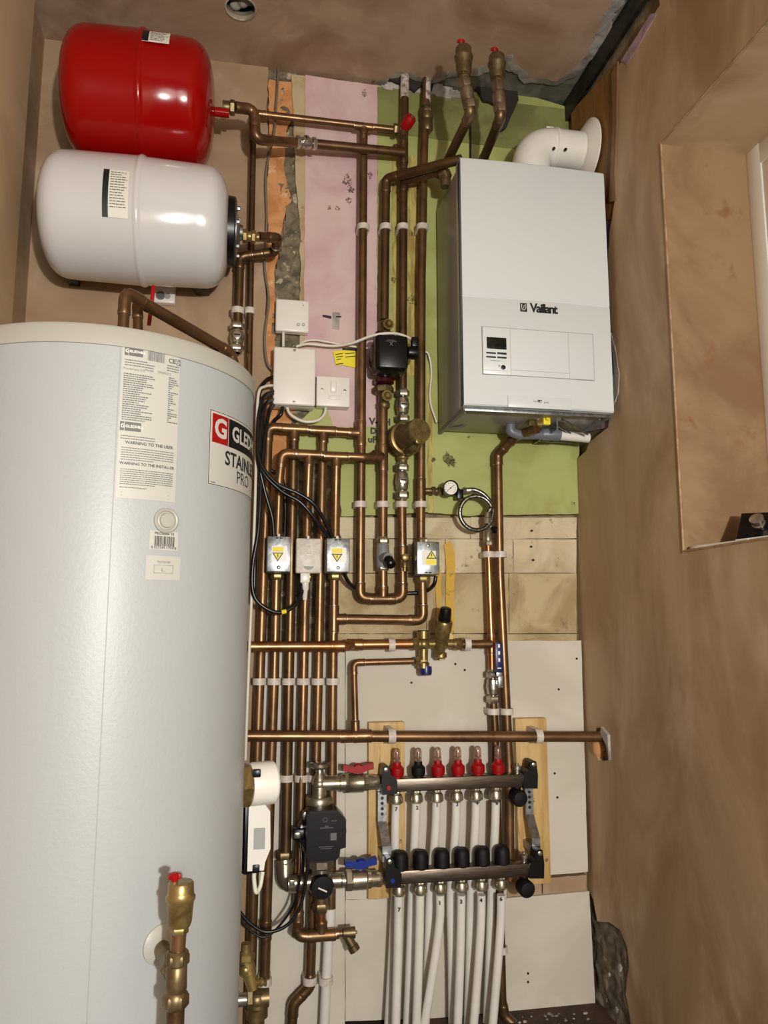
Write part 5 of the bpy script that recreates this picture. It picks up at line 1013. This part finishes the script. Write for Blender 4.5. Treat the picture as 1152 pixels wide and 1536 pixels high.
obj('side_connector', [box(P(452, 1250, -.1), (.045, .035, .03), .006), box(P(461, 1228, -.1), (.03, .03, .03), .004)], 'black_plastic', t); obj('terminal_clip', box(P(446, 1253, -.118), (.018, .006, .016), .002), 'chrome', t)
lc = P(481, 1326, yp)
obj('lower_block', [lathe(lc, Z_, [(-.03, .018), (-.02, .024), (.05, .026), (.07, .026)], 22), lathe(P(432, 1325, yp), X_, [(0, .021), (P(516, 1323, yp).x-P(432, 1325, yp).x, .02)], 20), tube(fil([P(427, 1290, YA), P(428, 1326, -.06), P(450, 1326, yp)], .03, 8), .022, 18), lathe(P(427.5, 1300, YA), Z_, [(-.01, .022), (0, .024), (.014, .024), (.016, .018)], 18)], 'nickel', t, 'nickel lower fitting')
obj('square_boss', box(P(438, 1324, yp-.022), (.014, .006, .014), .001), 'chrome', t)
obj('union_nut', hexn(P(426.5, 1286, YA), Z_, -.004, .016, .023), 'brass_dull', t)
kn = P(483.5, 1331, -.125); obj('mixing_knob', [lathe(kn+V((0, .03, 0)), NY, [(-.01, .024), (.0, .031), (.03, .031), (.036, .028), (.037, 0)], 32), ], 'black_plastic', t, 'black temperature knob')
obj('knob_collar', ring(kn+V((0, .028, 0)), NY, .03, .034, -.002, .004, 28), 'chrome', t)
obj('knob_mark', [place(rects([(-.013, -.002, .013, .002)]), kn+V((0, -.0078, -.004)), V((.87, 0, -.4)), V((.4, 0, .87)))], 'label_white', t, None, False)
p = P(481, 1357, -.088); tag(obj('pipe_union', [hexn(p, Z_, -.014, .006, .022), lathe(p, Z_, [(.006, .019), (.02, .019), (.022, .016), (.034, .016)], 18), lathe(p, NZ, [(.014, .018), (.02, .0165)], 18)], 'brass_dull'), 'dull brass union under the mixing knob', 'union')
tag(obj('copper_stub', tube([P(481, 1360, -.088), P(482, 1403, -.088)], d13/2, 14), 'copper_bright'), 'short bright copper drop under the mixing knob', 'pipe')
p = P(510, 1400, -.088); t = thing('drain_cock', 'brass drain cock with an angled spout low on the left of the white tubes', 'valve', p)
obj('valve_body', [lathe(p, X_, [(-.008, .009), (.006, .009), (.008, .0145), (.04, .0145), (.041, .01), (.041, .004), (.046, .004)], 16), lathe(p+V((.018, 0, -.006)), (.5, -.1, -.86), [(0, .012), (.028, .0125), (.03, .015), (.044, .015), (.045, .009)], 16)], 'brass_dull', t)
wp = thing('waste_pipe', 'white plastic pipe beside the S-bend near the floor', 'pipe', P(490, 1536, YA)); obj('tube', tube([P(493, 1398, YA), P(489.5, 1470, YA), V((P(486, 1536, YA).x, YA, .0))], px2m(13.5, YA)/2, 16), 'pex_white', wp)
obj('socket', tube([P(495, 1362, YA), P(494, 1386, YA), P(493.5, 1402, YA)], px2m(16.5, YA)/2, 16), 'pex_white', wp)
# ------------------------------------------------------------------ fittings on the cylinder's far side
a, z = cyl_hit(374, 1176)
ic = P(378, 1176, -.72); t = thing('immersion_heater', 'white capped immersion heater on the far side of the cylinder', 'heater', ic)
ax = V((1, .28, 0)).normalized()
obj('hex_nut', hexn(ic, ax, -.03, -.006, .042), 'brass', t); obj('cap', lathe(ic, ax, [(-.006, .038), (.0, .0395), (.04, .0395), (.044, .036), (.045, 0)], 36), 'white_plastic', t); obj('cable_clip', box(ic+V((.008, -.036, .026)), (.014, .01, .014), .002), 'black_plastic', t)
bxp = P(392, 1252, -.62); t = thing('thermostat', 'black and white thermostat box on the side of the cylinder', 'thermostat', bxp)
Mz = Matrix.Rotation(.35, 3, 'Z')
obj('base', [box(bxp+V((-.03, .03, 0)), (.04, .09, .14), .004, Mz)], 'black_plastic', t)
cvx = [(-.018, .066), (.012, .066), (.024, .05), (.026, -.02), (.016, -.045), (.014, -.06), (-.018, -.06)]
ba = P(386, 1258, -.645); cv = obj('cover', prism([ba+V((u, 0, v)) for u, v in cvx], (0, .06, 0)), 'white_plastic', t, 'white cover', False); obj('cover_label', box(ba+V((.004, -.0005, .0)), (.022, .001, .04), 0), 'groove_grey', cv, None, False)
obj('gland', box(P(384, 1302, -.64), (.014, .016, .016), .002), 'black_plastic', t)
tag(obj('thermostat_cable', tube(crv([P(382, 1304, -.64), P(381, 1318, -.64), P(384, 1338, -.64), P(390, 1330, -.63), P(394, 1308, -.62)]), .0042, 10), 'white_cable'), 'short white cable loop under the thermostat box', 'cable')
bp = P(369, 1440, -.66); t = thing('relief_valve', 'brass relief valve low at the right edge of the cylinder', 'valve', bp)
ax2 = (P(381, 1484, -.66)-bp).normalized()
obj('valve_body', [lathe(bp, Z_, [(-.004, .014), (.012, .014), (.016, .01), (.03, .01)], 16), hexn(bp, Z_, .0, .012, .017), lathe(bp-V((0, 0, .004)), ax2, [(0, .014), (.02, .015), (.022, .012), (.05, .011)], 16), lathe(P(381, 1474, -.66), X_, [(0, .006), (.004, .0085), (.009, .006), (.013, .0085), (.018, .006), (.022, .0085), (.024, .006)], 12), ball(bp-V((0, 0, .016)), .0155)], 'brass', t)
pl = P(356, 1500, -.64); t = thing('cylinder_outlet', 'brass elbow on a round white flange at the right foot of the cylinder', 'fitting', pl)
obj('wall_plate', lathe(pl-V((.012, 0, 0)), (1, -.3, 0), [(0, .04), (.003, .04), (.008, .03)], 28), 'white_plastic', t); obj('stub', lathe(pl, X_, [(-.01, .012), (.03, .012)], 16), 'chrome', t)
e_ = P(385, 1499, -.64); obj('elbow', [hexn(pl+V((.018, 0, 0)), X_, 0, .012, .022), ball(e_, .019), lathe(pl+V((.03, 0, 0)), X_, [(0, .016), (.03, .016)], 16), lathe(e_, NZ, [(0, .017), (.012, .018), (.014, .022), (.03, .022), (.032, .016), (.2, .015)], 18), lathe(e_, Z_, [(0, .016), (.014, .016)], 16)], 'brass_dull', t)
# air vent standing on the front of the cylinder
yv = -1.075; tp = P(265, 1463, yv); 
a_, _z = cyl_hit(240, 1450); cs = V((CX+CR*math.sin(a_), CY-CR*math.cos(a_), tp.z+.004)); 
t = thing('cylinder_tee', 'dull brass tee on a round white flange, low on the cylinder front', 'fitting', tp)
dr = (tp-cs); dr.z = 0; dr.normalize(); nrm = V((math.sin(a_), -math.cos(a_), 0))
obj('wall_plate', lathe(cs, nrm, [(-.001, .029), (.002, .029), (.006, .022), (.007, .012)], 36), 'lid_white', t, 'round white flange')
obj('tee_body', [lathe(tp, Z_, [(-.042, .0135), (-.038, .0165), (-.024, .0165), (-.02, .0135), (-.016, .0145), (.012, .014), (.014, .0125), (.016, .0155), (.03, .0155), (.033, .0125)], 20), lathe(tp, -dr, [(0, .0135), ((tp-cs).length-.002, .012)], 16)], 'brass_dull', t)
obj('compression_nut', hexn(tp, -dr, .02, .036, .0175), 'brass_dull', t); obj('compression_nut', hexn(tp, Z_, .014, .029, .0168), 'brass_dull', t); obj('compression_nut', hexn(tp, Z_, -.04, -.023, .018), 'brass_dull', t)
rv = px2m(20, yv)/2
obj('copper_tail', tube([tp+V((0, 0, .028)), P(268.5, 1396, yv)], .0105, 16), 'copper', t, 'short copper pipe up to the air vent')
tag(obj('copper_pipe', tube([tp-V((0, 0, .036)), V((tp.x, yv, 0))], .0125, 16), 'copper_dull'), 'copper pipe running to the floor in front of the cylinder', 'pipe')
vb_ = P(269, 1398, yv); tv = P(271, 1322, yv); aav(vb_, tv.z-vb_.z, 'brass automatic air vent with red cap standing in front of the cylinder', r=.0185)
# ------------------------------------------------------------------ cables
def cable(lab, pts, r, m='black_cable', name='cable', grp=None): return tag(obj(name, tube(crv(pts, 7), r, 10), m), lab, 'cable', grp)
cable('thin grey cable hanging down the torn wall strip', [P(418, 96, -.01), P(415, 150, -.02), P(411, 200, -.02), P(399, 260, -.02), P(400, 330, -.02), P(397, 400, -.02), P(403, 450, -.02), P(397, 505, -.02), P(401, 545, -.025), P(414, 558, -.03)], .0036, 'grey_cable')
cable('white cable from the junction box across to the black pump', [P(444, 520, -.045), P(462, 516, -.04), P(500, 519, -.04), P(530, 514, -.065), P(560, 503, -.09), P(590, 500, -.1), P(612, 506, -.12), P(621, 514, -.135)], .0042, 'white_cable')
cable('second white cable curving back from the junction box top', [P(447, 520, -.04), P(455, 513, -.03), P(470, 510, -.025), P(492, 513, -.025), P(540, 521, -.03), P(600, 526, -.02), P(636, 527, -.02), P(644, 536, -.02), P(647, 560, -.012), P(645, 600, -.012), P(655, 634, -.02)], .0032, 'white_cable')
cable('short white cable joining the receiver to the junction box', [P(425, 496, -.02), P(425, 508, -.025), P(425, 520, -.03)], .0045, 'white_cable')
cable('white cable drooping between the junction box and the switch', [P(430, 610, -.03), P(436, 622, -.04), P(455, 632, -.045), P(475, 631, -.045), P(486, 622, -.035), P(489, 610, -.025)], .0045, 'white_cable')
bund = [([P(412, 590, -.06), P(397, 596, -.09), P(389, 620, -.12), P(386, 670, -.14), P(389, 700, -.14), P(398, 740, -.13), P(408, 775, -.12), P(411, 806, -.11)], 'black cable dropping to the left silver zone valve'),
        ([P(412, 598, -.055), P(399, 606, -.1), P(392, 640, -.13), P(391, 700, -.15), P(420, 735, -.15), P(450, 753, -.15), P(472, 778, -.14), P(493, 806, -.11)], 'lower of two black cables sweeping right to the middle zone valve'),
        ([P(412, 586, -.06), P(394, 598, -.1), P(388, 640, -.13), P(389, 690, -.15), P(415, 725, -.155), P(447, 740, -.155), P(474, 760, -.15), P(499, 806, -.11)], 'upper of two black cables sweeping right to the middle zone valve'),
        ([P(412, 604, -.05), P(402, 625, -.1), P(393, 700, -.13), P(388, 790, -.14), P(379, 850, -.14), P(380, 890, -.14), P(395, 910, -.14), P(420, 919, -.135), P(442, 908, -.125), P(452, 890, -.105), P(453, 876, -.1)], 'black cable looping up into the white zone valve'),
        ([P(412, 565, -.03), P(400, 570, -.05), P(391, 585, -.07), P(386, 620, -.09), P(384, 760, -.1), P(381, 900, -.1)], 'black cable bulging out left of the junction box'),
        ([P(424, 611, -.04), P(421, 622, -.05), P(408, 640, -.03), P(404, 700, -.02), P(422, 715, -.02), P(428, 760, -.015), P(427, 812, -.02), P(430, 870, -.02)], 'black cable passing behind the small copper headers'),
        ([P(515, 858, -.09), P(525, 876, -.06), P(545, 890, -.02), P(575, 893, -.012), P(610, 890, -.02), P(636, 888, -.03), P(650, 878, -.09), P(654, 864, -.1)], 'black cable from the middle zone valve to the lone one on the right')]
for pts, lab in bund: cable(lab, pts, .0058)
cable('white cable curving down beside the cylinder edge', [P(412, 578, -.05), P(397, 580, -.08), P(388, 590, -.1), P(385, 640, -.11), P(383, 740, -.13), P(378, 880, -.13), P(373, 1000, -.13), P(368, 1140, -.13)], .0042, 'white_cable')
tag(obj('cable_tape', tube([P(422, 918.5, -.1355), P(429, 917, -.133)], .0062, 10), 'yellow'), 'scrap of yellow tape on the black cable loop', 'tape')
cable('thin dark cable looping from the pump set to behind the cylinder', [P(450, 1258, -.12), P(461, 1280, -.14), P(459, 1320, -.14), P(450, 1360, -.14), P(430, 1388, -.14), P(400, 1398, -.14), P(375, 1385, -.14), P(355, 1362, -.14)], .0045)
cable('second thin dark cable looping low beside the first', [P(448, 1250, -.11), P(452, 1290, -.13), P(446, 1340, -.13), P(432, 1372, -.12), P(402, 1404, -.12), P(378, 1398, -.12), P(352, 1370, -.12)], .0032)
# ------------------------------------------------------------------ things on the window sill
s0 = atx(1105, 812, XR+.012); 
t = thing('room_thermostat', 'dark glass panel with a chrome knob lying on the window sill', 'thermostat', (XR+.05, s0.y, ZW0))
A0 = V((XR-.006, s0.y, ZW0+.004)); dl = V((.095, .012, .062)); dw = V((0.02, -.13, 0)); nn = dl.cross(dw).normalized(); nn = nn if nn.y < 0 or nn.x < 0 else -nn
def slab(o, u, v, n_, th): return prism([o, o+u, o+u+v, o+v], n_*th)
E1 = at(1107, 812, s0.y); 
pa = [at(1103, 810, yr-.10), at(1112, 770, yr-.07), at(1158, 768, yr-.13), at(1158, 803, yr-.16)]
n_ = (pa[1]-pa[0]).cross(pa[3]-pa[0]).normalized(); n_ = n_ if n_.y < 0 else -n_
obj('panel_body', prism([p-n_*.001 for p in pa], -n_*.012), 'white_plastic', t, 'white edge'); c = sum(pa, V())/4
obj('glass_front', prism([p.lerp(c, .035) for p in pa], n_*.0012), 'black_plastic', t, 'dark front')
kc = at(1140, 790, ((pa[0]+pa[2])/2).y-.002); obj('knob', lathe(kc, n_, [(-.004, .016), (.012, .015), (.014, .012), (.018, .012), (.02, .0155), (.028, .0155), (.029, .013), (.0295, 0)], 32), 'chrome', t, 'chrome rotary knob')
zs = ZW0+.005; sp = [V((XR+.03, yr-.2, zs)), V((XR+.012, yr-.1, zs)), V((XR+.004, yr-.05, zs)), V((XR+.01, yr-.02, zs)), V((XR+.03, yr-.025, zs)), V((XR+.045, yr-.07, zs)), V((XR+.05, yr-.14, zs))]
tag(obj('sill_cable', tube(crv(sp), .005, 10), 'white_cable'), 'cream cable folded over on the window sill', 'cable')
# ------------------------------------------------------------------ crumbs on the floor
rnd = random.Random(9); ch = []
for i in range(26):
    f = atz(rnd.uniform(765, 885), rnd.uniform(1520, 1545), 0.0); s = rnd.uniform(.0015, .0055)*(1.5 if i % 9 == 0 else 1); f.y = min(f.y, -.03)
    l = [V((f.x+s*math.cos(k*1.05)*rnd.uniform(.4, 1.5), f.y+s*math.sin(k*1.05)*rnd.uniform(.4, 1.3), 0)) for k in range(6)]
    ch.append(prism(l, (0, 0, s*.6)))
o = tag(obj('plaster_crumbs', ch, 'skim_white', None, None, False, 'stuff'), 'pale plaster crumbs scattered on the dark floor below the lower white board', 'rubble')
